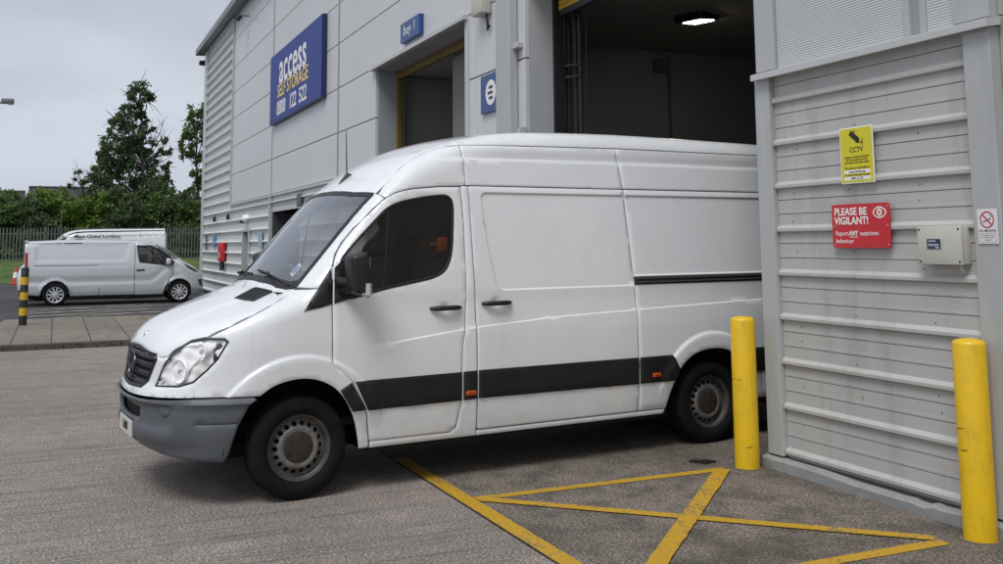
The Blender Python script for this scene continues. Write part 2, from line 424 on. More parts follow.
# ---- outlines of the large van, in metres (x from the front axle, z above ground)
ARCH_F = [(.33,.70),(.305,.722),(.203,.790),(.029,.822),(-.123,.797),(-.256,.719),(-.347,.578),(-.396,.45),(-.425,.30)]
ARCH_F = [ARCH_F[0]]+chaikin(ARCH_F[1:], 3, closed=False)
ARCH_R = chaikin([(-3.155,.335),(-3.205,.484),(-3.288,.657),(-3.40,.745),(-3.511,.790),(-3.67,.808),(-3.83,.789),(-3.98,.71),(-4.09,.58),(-4.15,.44),(-4.17,.335)], 3, closed=False)
DOOR = [(-.222,1.403),(-.216,1.294),(-.216,.893),(-.295,.823),(-.36,.762),(-.465,.568),(-.499,.345),(-1.130,.345),(-1.178,.375),(-1.222,.574),(-1.224,.779),(-1.230,.946),
        (-1.254,1.078),(-1.274,1.297),(-1.278,1.40),(-1.288,1.86),(-1.2855,2.154),(-1.106,2.150),(-.853,2.126),(-.739,2.099),(-.644,2.048),(-.564,1.976),(-.412,1.838),(-.316,1.73),(-.261,1.65),(-.231,1.572)]
GLASS = [(-.30,1.352),(-.359,1.345),(-.606,1.403),(-.994,1.469),(-1.10,1.512),(-1.155,1.60),(-1.180,1.72),(-1.206,2.001),(-1.195,2.060),(-1.150,2.085),(-.989,2.071),(-.767,2.028),(-.657,1.981),(-.503,1.834),(-.36,1.692),(-.275,1.592)]
GLASS = fillet(GLASS, .09, 4); DOOR = fillet(DOOR, [.0]*8+[.05]*2+[.0]*6+[.012]+[.05]*9, 4)
def offset_poly(p, d):
    p = np.array(p); q = np.roll(p, 1, 0); n_ = np.roll(p, -1, 0)
    e1 = p-q; e2 = n_-p; e1 /= np.linalg.norm(e1, axis=1)[:,None]+1e-9; e2 /= np.linalg.norm(e2, axis=1)[:,None]+1e-9
    t = e1+e2; t /= np.linalg.norm(t, axis=1)[:,None]+1e-9; s_ = 1 if area(p) > 0 else -1
    k = np.clip(1/np.maximum(.5, np.sqrt((1+np.sum(e1*e2, 1))/2)), 1, 1.6)
    return [tuple(v) for v in p+np.stack([t[:,1], -t[:,0]], 1)*(d*s_*k)[:,None]]
SWAGE = [(-.40,.985),(-.465,.993),(-.842,1.042),(-1.23,1.084),(-1.369,1.098),(-2.058,1.142),(-2.88,1.168),(-4.85,1.222)]
PAN1 = fillet([(-1.46,2.112),(-2.90,2.112),(-2.90,1.363),(-1.60,1.363),(-1.545,1.40),(-1.49,1.70)], [.05,0,0,.03,.06,.5])
PAN2 = fillet([(-2.80,2.112),(-4.62,2.112),(-4.62,1.445),(-2.80,1.445)], [0,.06,.06,0])
def pdepth(P, poly, w=.009):
    d = polydist(P, [poly])*np.where(inside(P, [poly]), 1, -1); return smoothstep(d/w+.5)
def flare(a, b):
    out = 0
    for cx, r0, r1, zs in ((0.02,.565,.63,.36),(-3.665,.545,.605,.36)):
        rho = np.hypot(a-cx, (b-zs)*1.02); out = out+.019*smoothstep((r1-rho)/.030)*smoothstep((b-.40)/.25)
    return out
def sidedisp(a, b):
    a = np.asarray(a); b = np.asarray(b); P = np.stack([a, b], 1)
    sw = ipl(a, SWAGE); below = smoothstep((sw-b)/.009)*smoothstep((-.35-a)/.35)*smoothstep((b-.2)/.2)
    d = -.009*(1-below)*smoothstep((-.35-a)/.35)*smoothstep((1.40-b)/.15)
    d = d+flare(a, b)
    m = (a < -1.36) & (b > 1.3) & (b < 2.16)
    if m.any():
        q = np.zeros(len(a)); q[m] = np.maximum(pdepth(P[m], PAN1)*(a[m] > -2.877), pdepth(P[m], PAN2)*(a[m] < -2.877)); d = d-.012*q
    cz_ = b-2.374-.012*np.clip((-1.3-a)/1.5, -1, 1)
    d = d-.012*smoothstep(cz_/.010)*(1-smoothstep((cz_-.02)/.07))*(b > 2.2)*smoothstep((-.72-a)/.25)
    for cx, cz in ((-1.10,1.243),(-1.535,1.268)):       # finger bowls behind the handles
        d = d-.010*smoothstep((.052-np.hypot(a-cx, b-cz))/.04)
    return d

def make_panel_van():
    root = thing('panel_van', 'large white high roof van with grey bumper standing half out of the open bay', 'van')
    S = VAN
    swl = [SWAGE, [(x, z+.014) for x, z in SWAGE], [(x, z-.002) for x, z in SWAGE]]
    swl = [[(x, z-.0095) for x, z in SWAGE], SWAGE]
    crz = lambda x: 2.374+.012*min(1, max(-1, (-1.3-x)/1.5))
    crl = [[(x, crz(x)+dz) for x in (-.75,-1.0,-1.3,-2.0,-2.8,-3.5,-4.85)] for dz in (-.002,.0105,.022)]
    near = []
    def P(*a, **k): o = S.patch(*a, **k); near.append(o); return o
    # --- flank panels
    rings = []
    for r0 in (.565,.600,.606,.618,.630,.636):
        rings.append([(.02+r0*math.cos(t), .36+r0*math.sin(t)/1.02) for t in np.linspace(.05, math.pi-.2, 50)])
    bowl = [[(cx+r0*math.cos(t), cz+r0*math.sin(t)) for t in np.linspace(0, 2*math.pi, 24)] for cx, cz in ((-1.10,1.243),(-1.535,1.268)) for r0 in (.012,.024,.038,.052)]
    hood_side = [(.0,1.405),(.10,1.363),(.22,1.312),(.36,1.25),(.52,1.175),(.665,1.105)]
    HL = [(.565,1.108),(.50,1.075)]       # filled below
    hl = [S.tz(x, y) for x, y in ((.89,.54),(.85,.60),(.80,.675),(.70,.755),(.62,.835),(.52,.905),(.50,.92),(.56,.90),(.62,.87),(.70,.82),(.77,.74))]
    HL = list(zip(hl, (.78,.91,1.015,1.085,1.105,1.10,1.08,.97,.90,.82,.79)))
    hlo = offset_poly(HL, .006)
    fend = [(-.210,1.403),(-.105,1.413),(.0,1.405)]+hood_side[1:]+[hlo[4],hlo[5],hlo[6],hlo[7],hlo[8],hlo[9],(.725,.722)]+[(.5,.724),(.345,.722)]+ARCH_F[1:]+[(-.49,.30),(-.489,.345),(-.456,.57),(-.351,.767),(-.288,.830),(-.209,.897)]
    P('fender', fend, 'side', WHITE, root, disp=sidedisp, extra=rings)
    gl_hole = offset_poly(GLASS, .004)
    P('front_door', DOOR, 'side', WHITE, root, holes=[gl_hole], disp=sidedisp, extra=swl+rings+bowl)
    door = near[-1]; door.name = 'front_door'
    # black glazing surround and the black sail panel in front of it
    g2 = offset_poly(GLASS, .012); g1 = offset_poly(GLASS, -.008)
    sur = [q for q in g2]
    fr = S.patch('window_frame', sur, 'side', BLACKP, None, holes=[g1], off=.004, thick=.01, bev=.003); fr.parent = door
    gp = S.patch('window_glass', offset_poly(GLASS, -.006), 'side', DKG, None, off=-.008, thick=.003, bev=0); gp.parent = door
    dv = S.patch('window_divider', [(-.600,1.398),(-.618,1.402),(-.684,1.995),(-.667,1.985)], 'side', BLACKP, None, off=-.004, thick=.006, bev=.001, grid=.05); dv.parent = door
    sail = S.patch('sail_panel', [(-.005,1.263),(-.121,1.284),(-.212,1.306),(-.212,1.395),(-.214,1.52),(-.215,1.560)], 'side', BLACKP, root, off=.006, thick=.008, bev=.002); near.append(sail)
    sail2 = S.patch('sail_panel', [(-.226,1.309),(-.359,1.341),(-.40,1.37),(-.36,1.66),(-.30,1.615),(-.236,1.556)], 'side', BLACKP, None, off=.007, thick=.008, bev=.002); sail2.parent = door
    # door handle
    def handle(x0, x1, z, par):
        y = float(S.point('side', [(x0+x1)/2], [z])[0][0][1])
        m = MB(); xs = np.linspace(x0, x1, 9); rr = [.011,.017,.019,.019,.018,.019,.019,.017,.011]
        yy = [y-.005, y+.016, y+.026, y+.030, y+.031, y+.030, y+.026, y+.016, y-.005]
        m.tube([(x, v, z) for x, v in zip(xs, yy)], rr, 12); return m.build('handle', BLACKP, par, smooth=True, angle=60)
    handle(-.972,-1.228,1.245, door)
    # B pillar strip, slider, rear quarter
    P('pillar_panel', [(-.504,.296),(-1.352,.296),(-1.352,2.160),(-1.292,2.160),(-1.292,2.135),(-1.296,1.86),(-1.284,1.40),(-1.281,1.297),(-1.260,1.08),(-1.236,.95),(-1.230,.779),(-1.228,.574),(-1.184,.370),(-1.132,.339),(-.503,.339)],
      'side', WHITE, root, disp=sidedisp, extra=swl)
    P('sliding_door', fillet([(-1.362,.340),(-2.868,.340),(-2.870,1.30),(-2.850,2.162),(-1.358,2.162)], [.02,.02,0,.01,.01]), 'side', WHITE, root, disp=sidedisp, grid=.03,
      extra=swl+bowl+[offset_poly(PAN1, d)+[offset_poly(PAN1, d)[0]] for d in (.006,.0,-.006)])
    slider = near[-1]
    handle(-1.408,-1.665,1.265, slider)
    P('door_sill', [(-1.360,.333),(-1.360,.296),(-3.14,.296),(-3.148,.333)], 'side', WHITE, root, off=-.004)
    quarter = [(-2.876,.340),(-3.152,.340)]+ARCH_R[1:-1]+[(-4.175,.34),(-4.84,.34),(-4.86,2.162),(-2.858,2.162),(-2.878,1.30)]
    rr2 = [[(-3.665+r0*math.cos(t), .36+r0*math.sin(t)/1.02) for t in np.linspace(.15, math.pi-.15, 50)] for r0 in (.545,.575,.581,.593,.605,.612)]
    P('rear_quarter', quarter, 'side', WHITE, root, disp=sidedisp, grid=.04, extra=swl+rr2+[offset_poly(PAN2, d)+[offset_poly(PAN2, d)[0]] for d in (.006,-.006)])
    P('sliding_door_upper', [(-1.338,2.170),(-2.846,2.170),(-2.812,2.515),(-1.332,2.490)], 'side', WHITE, root, disp=sidedisp, extra=crl)
    P('rear_quarter_upper', [(-2.854,2.170),(-4.86,2.170),(-4.86,2.515),(-2.820,2.515)], 'side', WHITE, root, disp=sidedisp, extra=crl)
    seam = [(-.625,2.095),(-.70,2.170),(-.80,2.262),(-.90,2.340),(-1.0,2.402),(-1.1,2.447),(-1.2,2.475),(-1.325,2.490)]
    P('cab_roof_side', [(-.625,2.095),(-.66,2.063),(-.745,2.107),(-.853,2.134),(-1.106,2.158),(-1.25,2.163),(-1.332,2.168)]+seam[::-1][:-1], 'side', WHITE, root, disp=sidedisp, extra=crl, grid=.03)
    # A pillar, sharing its front edge with the windscreen
    wxy = [(-.015+(-.612+.015)*k/10, .777+(.757-.777)*k/10) for k in range(11)]
    wez = [(float(p[0]), float(p[2])) for p in (S.point('top', [x], [y])[0][0] for x, y in wxy)]
    P('windscreen_pillar', [(-.098,1.420),(-.213,1.412),(-.223,1.572),(-.253,1.653),(-.31,1.735),(-.407,1.844),(-.559,1.983),(-.652,2.058),(-.625,2.088)]+wez[::-1], 'side', WHITE, root, grid=.025)
    # black side strips
    def strip(lst, par):
        o = S.patch('side_strip', lst, 'side', STRIPM, par, off=.0135, disp=flare, thick=.014, bev=.006, grid=.04); return o
    near.append(strip([(-.262,.716),(-.345,.763),(-.455,.567),(-.358,.560)], root))
    strip([(-.372,.766),(-1.219,.772),(-1.219,.566),(-.474,.560)], door)
    near.append(strip([(-1.236,.773),(-1.350,.775),(-1.350,.569),(-1.236,.566)], root))
    strip([(-1.366,.776),(-2.866,.774),(-2.868,.561),(-1.366,.570)], slider)
    near.append(strip([(-2.882,.774),(-3.222,.774),(-3.288,.657),(-3.238,.562),(-2.882,.561)], root))
    near.append(strip([(-4.10,.78),(-4.84,.78),(-4.84,.575),(-4.105,.575)], root))
    # amber side markers
    for x, z in ((-1.295,.615),(-3.045,.622)):
        y = float(S.point('side', [x], [z])[0][0][1])+.012
        m = MB(); m.box(x-.043, x+.043, y-.006, y+.009, z-.017, z+.017, bev=.007); o = m.build('side_marker', ORANGE, root, smooth=True); near.append(o)
        m = MB(); m.box(x-.022, x+.022, y+.006, y+.0105, z-.006, z+.006, bev=.002); m.build('marker_rim', mat('amber_dark', (.16,.03,.008), .4), o)
    # sliding rail
    rail = S.patch('slide_rail', [(-2.872,1.434),(-4.62,1.434),(-4.62,1.366),(-2.872,1.366)], 'side', ALU, root, off=.004, thick=.01, bev=.002, grid=.1); near.append(rail)
    m = MB()
    for z in (1.384,1.416):
        m.tube([(x, float(S.point('side', [x], [z])[0][0][1])+.006, z) for x in (-2.88,-3.5,-4.0,-4.6)], .006, 8)
    m.build('rail_lip', mat('rail_edge', (.16,.16,.165), .35, .6), rail, smooth=True)
    # wheel arch liners
    for cx in (0,-3.665):
        m = MB(); r_ = .50
        V = []; F = []; k = 24
        for i in range(k+1):
            t = math.pi*i/k; 
            for y in (.93,.55): V.append((cx+.02*(cx == 0)+r_*math.cos(t), y, .345+r_*.93*math.sin(t)))
        F = [(2*i, 2*i+1, 2*i+3, 2*i+2) for i in range(k)]
        m.add(V, F); m.add([(cx-.6,.55,.25),(cx+.6,.55,.25),(cx+.6,.55,.95),(cx-.6,.55,.95)], [(0,1,2,3)])
        near.append(m.build('arch_liner', LINER, root, smooth=True))
    # dark inner shell behind the shut lines
    near.append(S.patch('inner_shell', [(.62,.74),(.62,1.05),(-.02,1.36),(-.22,1.36),(-.25,1.52),(-.62,2.06),(-.85,2.2),(-1.2,2.44),(-4.84,2.48),(-4.84,.32),(-4.17,.32),(-4.1,.6),(-3.9,.85),(-3.5,.88),(-3.25,.7),(-3.15,.32),(-.45,.32),(-.36,.72),(-.1,.87),(.2,.84),(.36,.74)],
        'side', LINER, root, holes=[offset_poly(GLASS, .012)], off=-.022, thick=.004, bev=0, grid=.09))
    # headlight: housing, reflectors and a clear cover
    hb = S.patch('headlight', HL, 'side', BLACKP, root, off=-.085, thick=.01, bev=0, grid=.03); near.append(hb)
    rimo = S.patch('headlight_rim', offset_poly(HL, .004), 'side', BLACKP, hb, holes=[offset_poly(HL, -.007)], off=-.001, thick=.03, bev=.002)
    S.patch('headlight_back', offset_poly(HL, -.002), 'side', LAMPG, hb, off=-.022, thick=.004, bev=0, grid=.02,
            disp=lambda a, b: .006*np.sin(a*46+b*20)+.006*np.sin(b*75-a*30))
    def lampdisc(t, z, r_, dep, name, mm):
        X, ray = S.point('side', [t], [z]); p = Vector(X[0]); d = Vector((.90,.43,.02)).normalized(); q = d.to_track_quat('Z', 'Y').to_matrix().to_4x4()
        M_ = Matrix.Translation(p-Vector(ray[0])*dep) @ q
        MB().lathe([(0,-.03),(r_*.5,-.024),(r_*.85,-.008),(r_,.006),(r_*1.08,.006),(r_*1.1,-.02)], 32, M_).build(name, mm, hb, smooth=True)
        MB().lathe([(0,.004),(.016,.001),(.022,-.01),(.022,-.03)], 16, M_).build('bulb', CHROME, hb, smooth=True)
    lampdisc(S.tz(.775,.72), .885, .074, .014, 'reflector_bowl', REFLECT)
    lampdisc(S.tz(.66,.83), 1.015, .052, .016, 'reflector_bowl', REFLECT)
    lampdisc(S.tz(.855,.57), .83, .030, .014, 'reflector_bowl', REFLECT)
    for q in ([(1.06,.84),(.985,.99),(.955,.985),(1.03,.835)], [(.88,1.06),(.70,1.085),(.695,1.065),(.87,1.04)], [(.80,.90),(.70,1.0),(.685,.985),(.785,.885)], [(.66,1.04),(.60,1.08),(.60,1.05),(.65,1.0)]):
        S.patch('reflector_fin', q, 'side', REFLECT, hb, off=-.008, thick=.014, bev=.003, grid=.03)
    S.patch('indicator_lamp', [(.72,1.075),(.58,1.09),(.575,1.075),(.70,1.055)], 'side', REFLECT, hb, off=-.02, thick=.02, bev=.004, grid=.02)
    S.patch('headlight_cover', offset_poly(HL, -.005), 'side', CLEAR, hb, off=-.002, thick=.002, bev=0, grid=.03)
    # mirror
    mir = MB()
    secs = []
    bm = bmesh.new(); bmesh.ops.create_cube(bm, size=1)
    for v in bm.verts:
        x, y, z = v.co; top = z > 0
        v.co = Vector((-.335+x*.13+(.015 if top else -.01), 1.13+y*.205, 1.515+z*.315)); 
        if x > 0: v.co.y += -.02*np.sign(y); v.co.z += -.03*np.sign(z)
    bmesh.ops.bevel(bm, geom=bm.edges[:], offset=.038, segments=4, profile=.6, affect='EDGES')
    bm.verts.index_update(); mir.add([v.co.copy() for v in bm.verts], [[v.index for v in f.verts] for f in bm.faces]); bm.free()
    mo = mir.build('door_mirror', BLACKP, door, smooth=True, angle=60)
    m = MB(); m.tube([(-.27,.93,1.46),(-.29,1.0,1.45),(-.31,1.06,1.46)], [.045,.038,.036], 12); m.tube([(-.28,.93,1.395),(-.30,1.0,1.40),(-.32,1.06,1.42)], [.035,.03,.03], 12); m.build('mirror_arm', BLACKP, door, smooth=True, angle=60)
    bm = bmesh.new(); bmesh.ops.create_cube(bm, size=1)
    for v in bm.verts: v.co = Vector((-.372+v.co.x*.070, 1.210+v.co.y*.060-(.014 if v.co.z > 0 else 0), 1.412+v.co.z*.12))
    bmesh.ops.bevel(bm, geom=bm.edges[:], offset=.02, segments=3, affect='EDGES'); bm.verts.index_update()
    m = MB(); m.add([v.co.copy() for v in bm.verts], [[v.index for v in f.verts] for f in bm.faces]); bm.free()
    m.build('mirror_indicator', mat('indicator_clear', (.62,.60,.57), .2, .2), door, smooth=True, angle=60)
    MB().box(-.4025, -.399, 1.07, 1.19, 1.42, 1.63, bev=.001).build('mirror_glass', CHROME, door)
    # --- the other flank
    for o in list(near):
        if o.name.startswith('slide_rail'): continue
        mirror_child(o, root)
    # --- middle pieces: bonnet, windscreen, roof, nose, bumper
    def sym(h):     # half outline (y>=0) from the rear centre round to the front centre
        return h+[(x, -y) for x, y in h[::-1] if abs(y) > 1e-6]
    hs = []
    for t, z in hood_side: 
        X, _ = S.point('side', [t], [z]); hs.append((float(X[0][0]), float(X[0][1])))
    hs2 = [(x, y-.006) for x, y in hs]
    C0 = math.pi/2*1.05
    corner = (hlo[2][0]*.42+hlo[1][0]*.58, hlo[2][1]*.42+hlo[1][1]*.58); topn = [(S.tz(.857,.522),.962),(S.tz(.88,.50),.985),(C0-.22,1.012),(C0,1.02)]
    edge = [S.point('side', [t], [z])[0][0] for t, z in resample([hlo[4],hlo[3],hlo[2],corner]+topn, .04, closed=False)]
    nx = [(float(p[0])-.002, max(0., float(p[1])-.0015)) for p in edge]; nx[-1] = (nx[-1][0], 0)
    hood = sym([(.105,0),(.10,.25),(.07,.5),(.025,.70)]+hs2[:-1]+nx)
    def hooddisp(a, b):
        r_ = np.abs(b)-ipl(a, [(.0,.60),(.9,.40)]); return .010*smoothstep((-r_)/.10)*smoothstep((.9-a)/.2)
    ho = S.patch('bonnet', hood, 'top', WHITE, root, grid=.03, disp=hooddisp, off=.0)
    vent = S.patch('bonnet_vent', fillet([(.145,.30),(.10,.60),(.26,.655),(.335,.40)], .02), 'top', BLACKP, ho, off=.012, thick=.012, bev=.003)
    for k in range(6):
        t = (k+.5)/6; a = np.array((.155,.32))*(1-t)+np.array((.118,.575))*t; b = np.array((.315,.415))*(1-t)+np.array((.255,.63))*t
        pa = S.point('top', [a[0], b[0]], [a[1], b[1]])[0]+[0,0,.0135]
        MB().tube([tuple(q) for q in pa], .004, 6).build('vent_bar', INKB, vent)
    X, _ = S.point('top', [.855], [.0]); MB().lathe([(0,.006),(.024,.005),(.028,0)], 24, Matrix.Translation(X[0]) @ Matrix.Rotation(R(55), 4, 'Y')).build('bonnet_badge', CHROME, ho, smooth=True)
    MB().box(.05, .10, -.70, .70, 1.34, 1.385).build('scuttle', BLACKP, root)
    wb = [(.115,0),(.105,.25),(.08,.5),(.04,.68),(-.015,.775)]; wt = [(-.612,.755),(-.55,.5),(-.525,.25),(-.515,0)]
    ws = sym(wb+wt)
    S.patch('windscreen', offset_poly(ws, -.004), 'top', WSG, root, off=.002, thick=.004, bev=0, grid=.05)
    S.patch('windscreen_border', offset_poly(ws, .0), 'top', BLACKP, root, holes=[offset_poly(ws, -.033)], off=.006, thick=.004, bev=0, grid=.04)
    S.patch('scuttle_panel', sym([(.110,0),(.103,.25),(.078,.5),(.035,.70),(-.005,.775),(-.05,.775),(0,.66),(.03,.5),(.06,.25),(.07,0)]), 'top', BLACKP, root, off=.012, thick=.01, bev=.003, grid=.04)
    sp = [S.point('side', [x], [z])[0][0] for x, z in seam]
    rf = [(-.510,0),(-.520,.25),(-.545,.5),(-.606,.757)]+[(float(p[0])-.003, float(p[1])-.004) for p in sp[1:]]
    rt = [S.point('side', [x], [z])[0][0] for x, z in [(-1.332-k*.0755, 2.493+k*.00128) for k in range(20)]+[(-2.82,2.518),(-3.5,2.518),(-4.86,2.518)]]
    rf += [(float(p[0]), float(p[1])-.002) for p in rt]+[(-4.86,0)]
    S.patch('roof', sym(rf), 'top', WHITE, root, grid=.05)
    # aerial
    p = S.point('top', [-.66], [.05])[0][0]; m = MB()
    m.add([(-.565,.035,p[2]-.105),(-.565,.065,p[2]-.105),(-.70,.02,p[2]+.03),(-.70,.08,p[2]+.03),(-.665,.05,p[2]+.05),(-.61,.05,p[2]-.02)], [(0,1,5),(0,5,4,2),(1,3,4,5),(2,4,3)])
    ae = m.build('aerial', INKB, root)
    MB().tube([(-.665,.05,p[2]+.03),(-.655,.05,p[2]+.40)], [.006,.003], 8).build('aerial_mast', INKB, ae, smooth=True)
    # wipers
    for y0, y1 in ((.70,.05),(-.02,-.62)):
        a = [(.075-.06*(abs(y)/.75)**2, y) for y in np.linspace(y0, y1, 6)]
        q = S.point('top', [v[0]-.03*k/6 for k, v in enumerate(a)], [v[1] for v in a])[0]+[0,0,.022]
        m = MB(); m.tube([tuple(v) for v in q], .008, 6); m.tube([tuple(q[2]+np.array((.06,0,-.0))), tuple(q[3]+np.array((0,0,.012)))], .010, 6); m.build('wiper', INKB, root, smooth=True)
    # nose: white surround with grille, then bumper
    mir2 = lambda l: [(2*C0-t, z) for t, z in l]
    gr = [(S.tz(.868,.50),.992),(S.tz(.868,.515),.945),(S.tz(.905,.43),.80),(S.tz(.925,.34),.752)]
    grille = gr+[(C0,.735)]+mir2(gr)[::-1]+[(C0,1.022)]
    hx = [(.728,.722),hlo[9],hlo[10],hlo[0],hlo[1],corner]
    nose = hx+topn
    nose = nose+mir2(nose)[::-1][1:]
    lip = [(hlo[3][0]+.01, hlo[3][1]-.02),(hlo[2][0]+.01, hlo[2][1]-.02),(corner[0]+.0, corner[1]-.03),(topn[0][0], .935),(topn[1][0], .955),(C0-.22,.985),(C0,.992)]
    lip = lip+mir2(lip)[::-1][1:]
    lip = lip+[(t, z+.055) for t, z in lip[::-1]]
    S.patch('nose_lip', lip, 'side', WHITE, root, off=-.010, thick=.004, bev=0, holes=[offset_poly(grille, .002)] if False else [], grid=.03)
    S.patch('nose_panel', nose+[(C0,.692)], 'side', WHITE, root, holes=[offset_poly(grille, .002)], grid=.03)
    g = S.patch('grille', offset_poly(grille, -.002), 'side', LINER, root, off=-.035, thick=.005, bev=0, grid=.04)
    for z in (.785,.845,.905,.962):
        w = ipl([z], [(.735,.55*.6),(.80,.44),(.945,.54),(1.0,.52)])[0]-.02; ts = np.linspace(C0-w*1.0, C0+w*1.0, 14)
        S.patch('grille_bar', [(t, z-.021) for t in ts]+[(t, z+.017) for t in ts[::-1]], 'side', STRIPM, g, off=-.008, thick=.02, bev=.006, grid=.05)
    S.patch('grille_rim', offset_poly(grille, -.001), 'side', STRIPM, g, holes=[offset_poly(grille, -.022)], off=.002, thick=.03, bev=.004)
    ex = float(S.point('side', [C0], [.875])[0][0][0])
    em = Matrix.Translation((ex+.008,0,.875)) @ Matrix.Rotation(R(90-6), 4, 'Y')
    m = MB()
    m.tube([(.088*math.cos(t), .088*math.sin(t), 0) for t in np.linspace(0, 2*math.pi, 33)], .007, 8, M=em)
    for k in range(3):
        a = math.pi+2*math.pi*k/3; m.add([(0,0,.012),(.018*math.cos(a+1.05), .018*math.sin(a+1.05), 0),(.086*math.cos(a), .086*math.sin(a), .003),(.018*math.cos(a-1.05), .018*math.sin(a-1.05), 0)], [(0,1,2),(0,2,3)], em)
    m.build('grille_emblem', mat('dull_chrome', (.10,.10,.11), .3, 1), g, smooth=True)
    bt = [(.325,.700),(.345,.716),(.5,.716),(.72,.714)]+[(1.0,.702),(1.25,.690),(C0,.684)]
    bb = [(.537,.30),(.506,.341),(.445,.526),(.377,.656)]
    bump = bt+mir2(bt)[::-1][1:]+mir2(bb)[::-1]+[(2*C0-.9,.325),(2*C0-1.2,.36),(C0+.2,.372),(C0,.375),(C0-.2,.372),(1.2,.36),(.9,.325)]+bb
    slot = fillet([(1.23,.628),(1.25,.552),(C0-.05,.535),(C0+.05,.535),(2*C0-1.25,.552),(2*C0-1.23,.628),(C0+.1,.640),(C0-.1,.640)], .012)
    def bdisp(a, b):
        c = np.minimum(a, 2*C0-a)
        lip = .014*smoothstep((b-.655)/.02)*smoothstep((.715-b)/.02)
        scoop = -.022*smoothstep((c-.83)/.10)*smoothstep((b-.475)/.06)*smoothstep((.665-b)/.02)
        line = -.008*np.exp(-((b-.548)/.006)**2)*(c < .73)
        low = -.022*smoothstep((.30-np.abs(a-C0))/.03)*smoothstep((b-.385)/.012)*smoothstep((.526-b)/.012)-.018*smoothstep((.43-b)/.05)*smoothstep((c-.6)/.3)
        return lip+scoop+line+low
    bump = S.patch('front_bumper', bump, 'side', GREYP, root, holes=[slot], off=.014, grid=.028, thick=.02, bev=.006, disp=bdisp, extra=[[(.46,.548),(.73,.548)],[(.46,.541),(.73,.541)],[(.46,.555),(.73,.555)]])
    S.patch('air_intake', offset_poly(slot, .02), 'side', LINER, bump, off=-.06, thick=.004, bev=0)
    for c in (1,-1):
        t0 = .935 if c > 0 else 2*C0-.935
        disc = [(t0+.048*math.cos(a), .632+.040*math.sin(a)) for a in np.linspace(0, 2*math.pi, 22, endpoint=False)]
        S.patch('fog_lamp_cover', disc, 'side', GREYP, bump, off=.004, thick=.012, bev=.006, grid=.02)
    # number plate
    px = float(S.point('side', [C0], [.44])[0][0][0])+.012
    pl = MB().box(px-.012, px, -.23, .23, .400, .508, bev=.004).build('number_plate', PLATEW, bump)
    text('plate_lettering', 'LN08', INKB, pl, (px+.001,0,.454), (R(90),0,R(90)), .085, bold=.0005, sx=.85, spacing=1.15)
    MB().box(px-.04, px-.012, -.235, .235, .395, .513, bev=.004).build('plate_holder', GREYP, bump)
    # rear end, underbody
    S_ = [(float(S.point('side', [-4.8], [z])[0][0][1]), z) for z in np.linspace(.34, 2.5, 16)]+[(float(y), float(S.point('top', [-4.8], [y])[0][0][2])) for y in (.6,.3,0)]
    prof = S_+[(-y, z) for y, z in S_[::-1][1:]]
    MB().extrude(prof, -4.875, -4.855, 'x').build('rear_doors', WHITE, root)
    for sg in (1,-1): MB().box(-4.89, -4.87, sg*.88-.06, sg*.88+.06, .95, 1.45, bev=.008).build('tail_light', RED, root)
    MB().box(-4.95, -4.80, -.95, .95, .36, .55, bev=.02).build('rear_bumper', GREYP, root)
    MB().box(-4.8, .55, -.60, .60, .27, .36).box(-4.8, -4.2, -.9, .9, .28, .36).box(-3.1, -.5, -.93, .93, .265, .30).build('underbody', LINER, root)
    # --- cab interior
    MB().extrude([(-.86,.35),(.86,.35),(.86,1.4),(.78,2.1),(.68,2.42),(-.68,2.42),(-.78,2.1),(-.86,1.4)], -1.40, -1.37, 'x').build('bulkhead', mat('bulkhead_grey', (.06,.06,.062), .8), root)
    m = MB(); m.extrude([(.02,1.02),(.02,1.33),(-.10,1.375),(-.30,1.34),(-.42,1.24),(-.42,.95)], -.82, .82, 'y'); m.build('dashboard', DASHM, root, smooth=True, angle=30)
    MB().box(-1.36, .3, -.85, .85, .45, .5).build('cab_floor', LINER, root)
    for y in (.48,-.30,-.62):
        st = MB().box(-1.12, -.62, y-.22, y+.22, .82, .98, bev=.05).build('seat', SEATM, root, smooth=True, angle=60)
        M_ = Matrix.Translation((-1.16,y,1.25)) @ Matrix.Rotation(R(-10), 4, 'Y')
        MB().box(-.07, .07, -.22, .22, -.36, .36, M_, bev=.05).build('seat_back', SEATM, st, smooth=True, angle=60)
        M_ = Matrix.Translation((-1.24,y,1.74)) @ Matrix.Rotation(R(-10), 4, 'Y')
        MB().box(-.05, .05, -.14, .14, -.10, .10, M_, bev=.035).build('headrest', SEATM, st, smooth=True, angle=60)
    M_ = Matrix.Translation((-.46,-.48,1.36)) @ Matrix.Rotation(R(-62), 4, 'Y')
    m = MB(); m.tube([(.21*math.cos(t), .21*math.sin(t), 0) for t in np.linspace(0, 2*math.pi, 33)], .016, 8, M=M_)
    for a in (0.3, math.pi-.3, -math.pi/2): m.tube([(0,0,-.02),(.2*math.sin(a), .2*math.cos(a), 0)], .014, 6, M=M_)
    m.tube([(0,0,-.02),(0,0,-.2)], .03, 8, M=M_); m.build('steering_wheel', DASHM, root, smooth=True)
    # --- wheels
    for x in (0,-3.665):
        for sg in (1,-1): make_wheel(root, (x, sg*.845, .345), sg)
    return root
van = make_panel_van()
van.location = (VX, VY, 0); van.rotation_euler = (0,0,VTH)
def vworld(p):
    c, s_ = math.cos(VTH), math.sin(VTH); return (VX+c*p[0]-s_*p[1], VY+s_*p[0]+c*p[1], p[2])
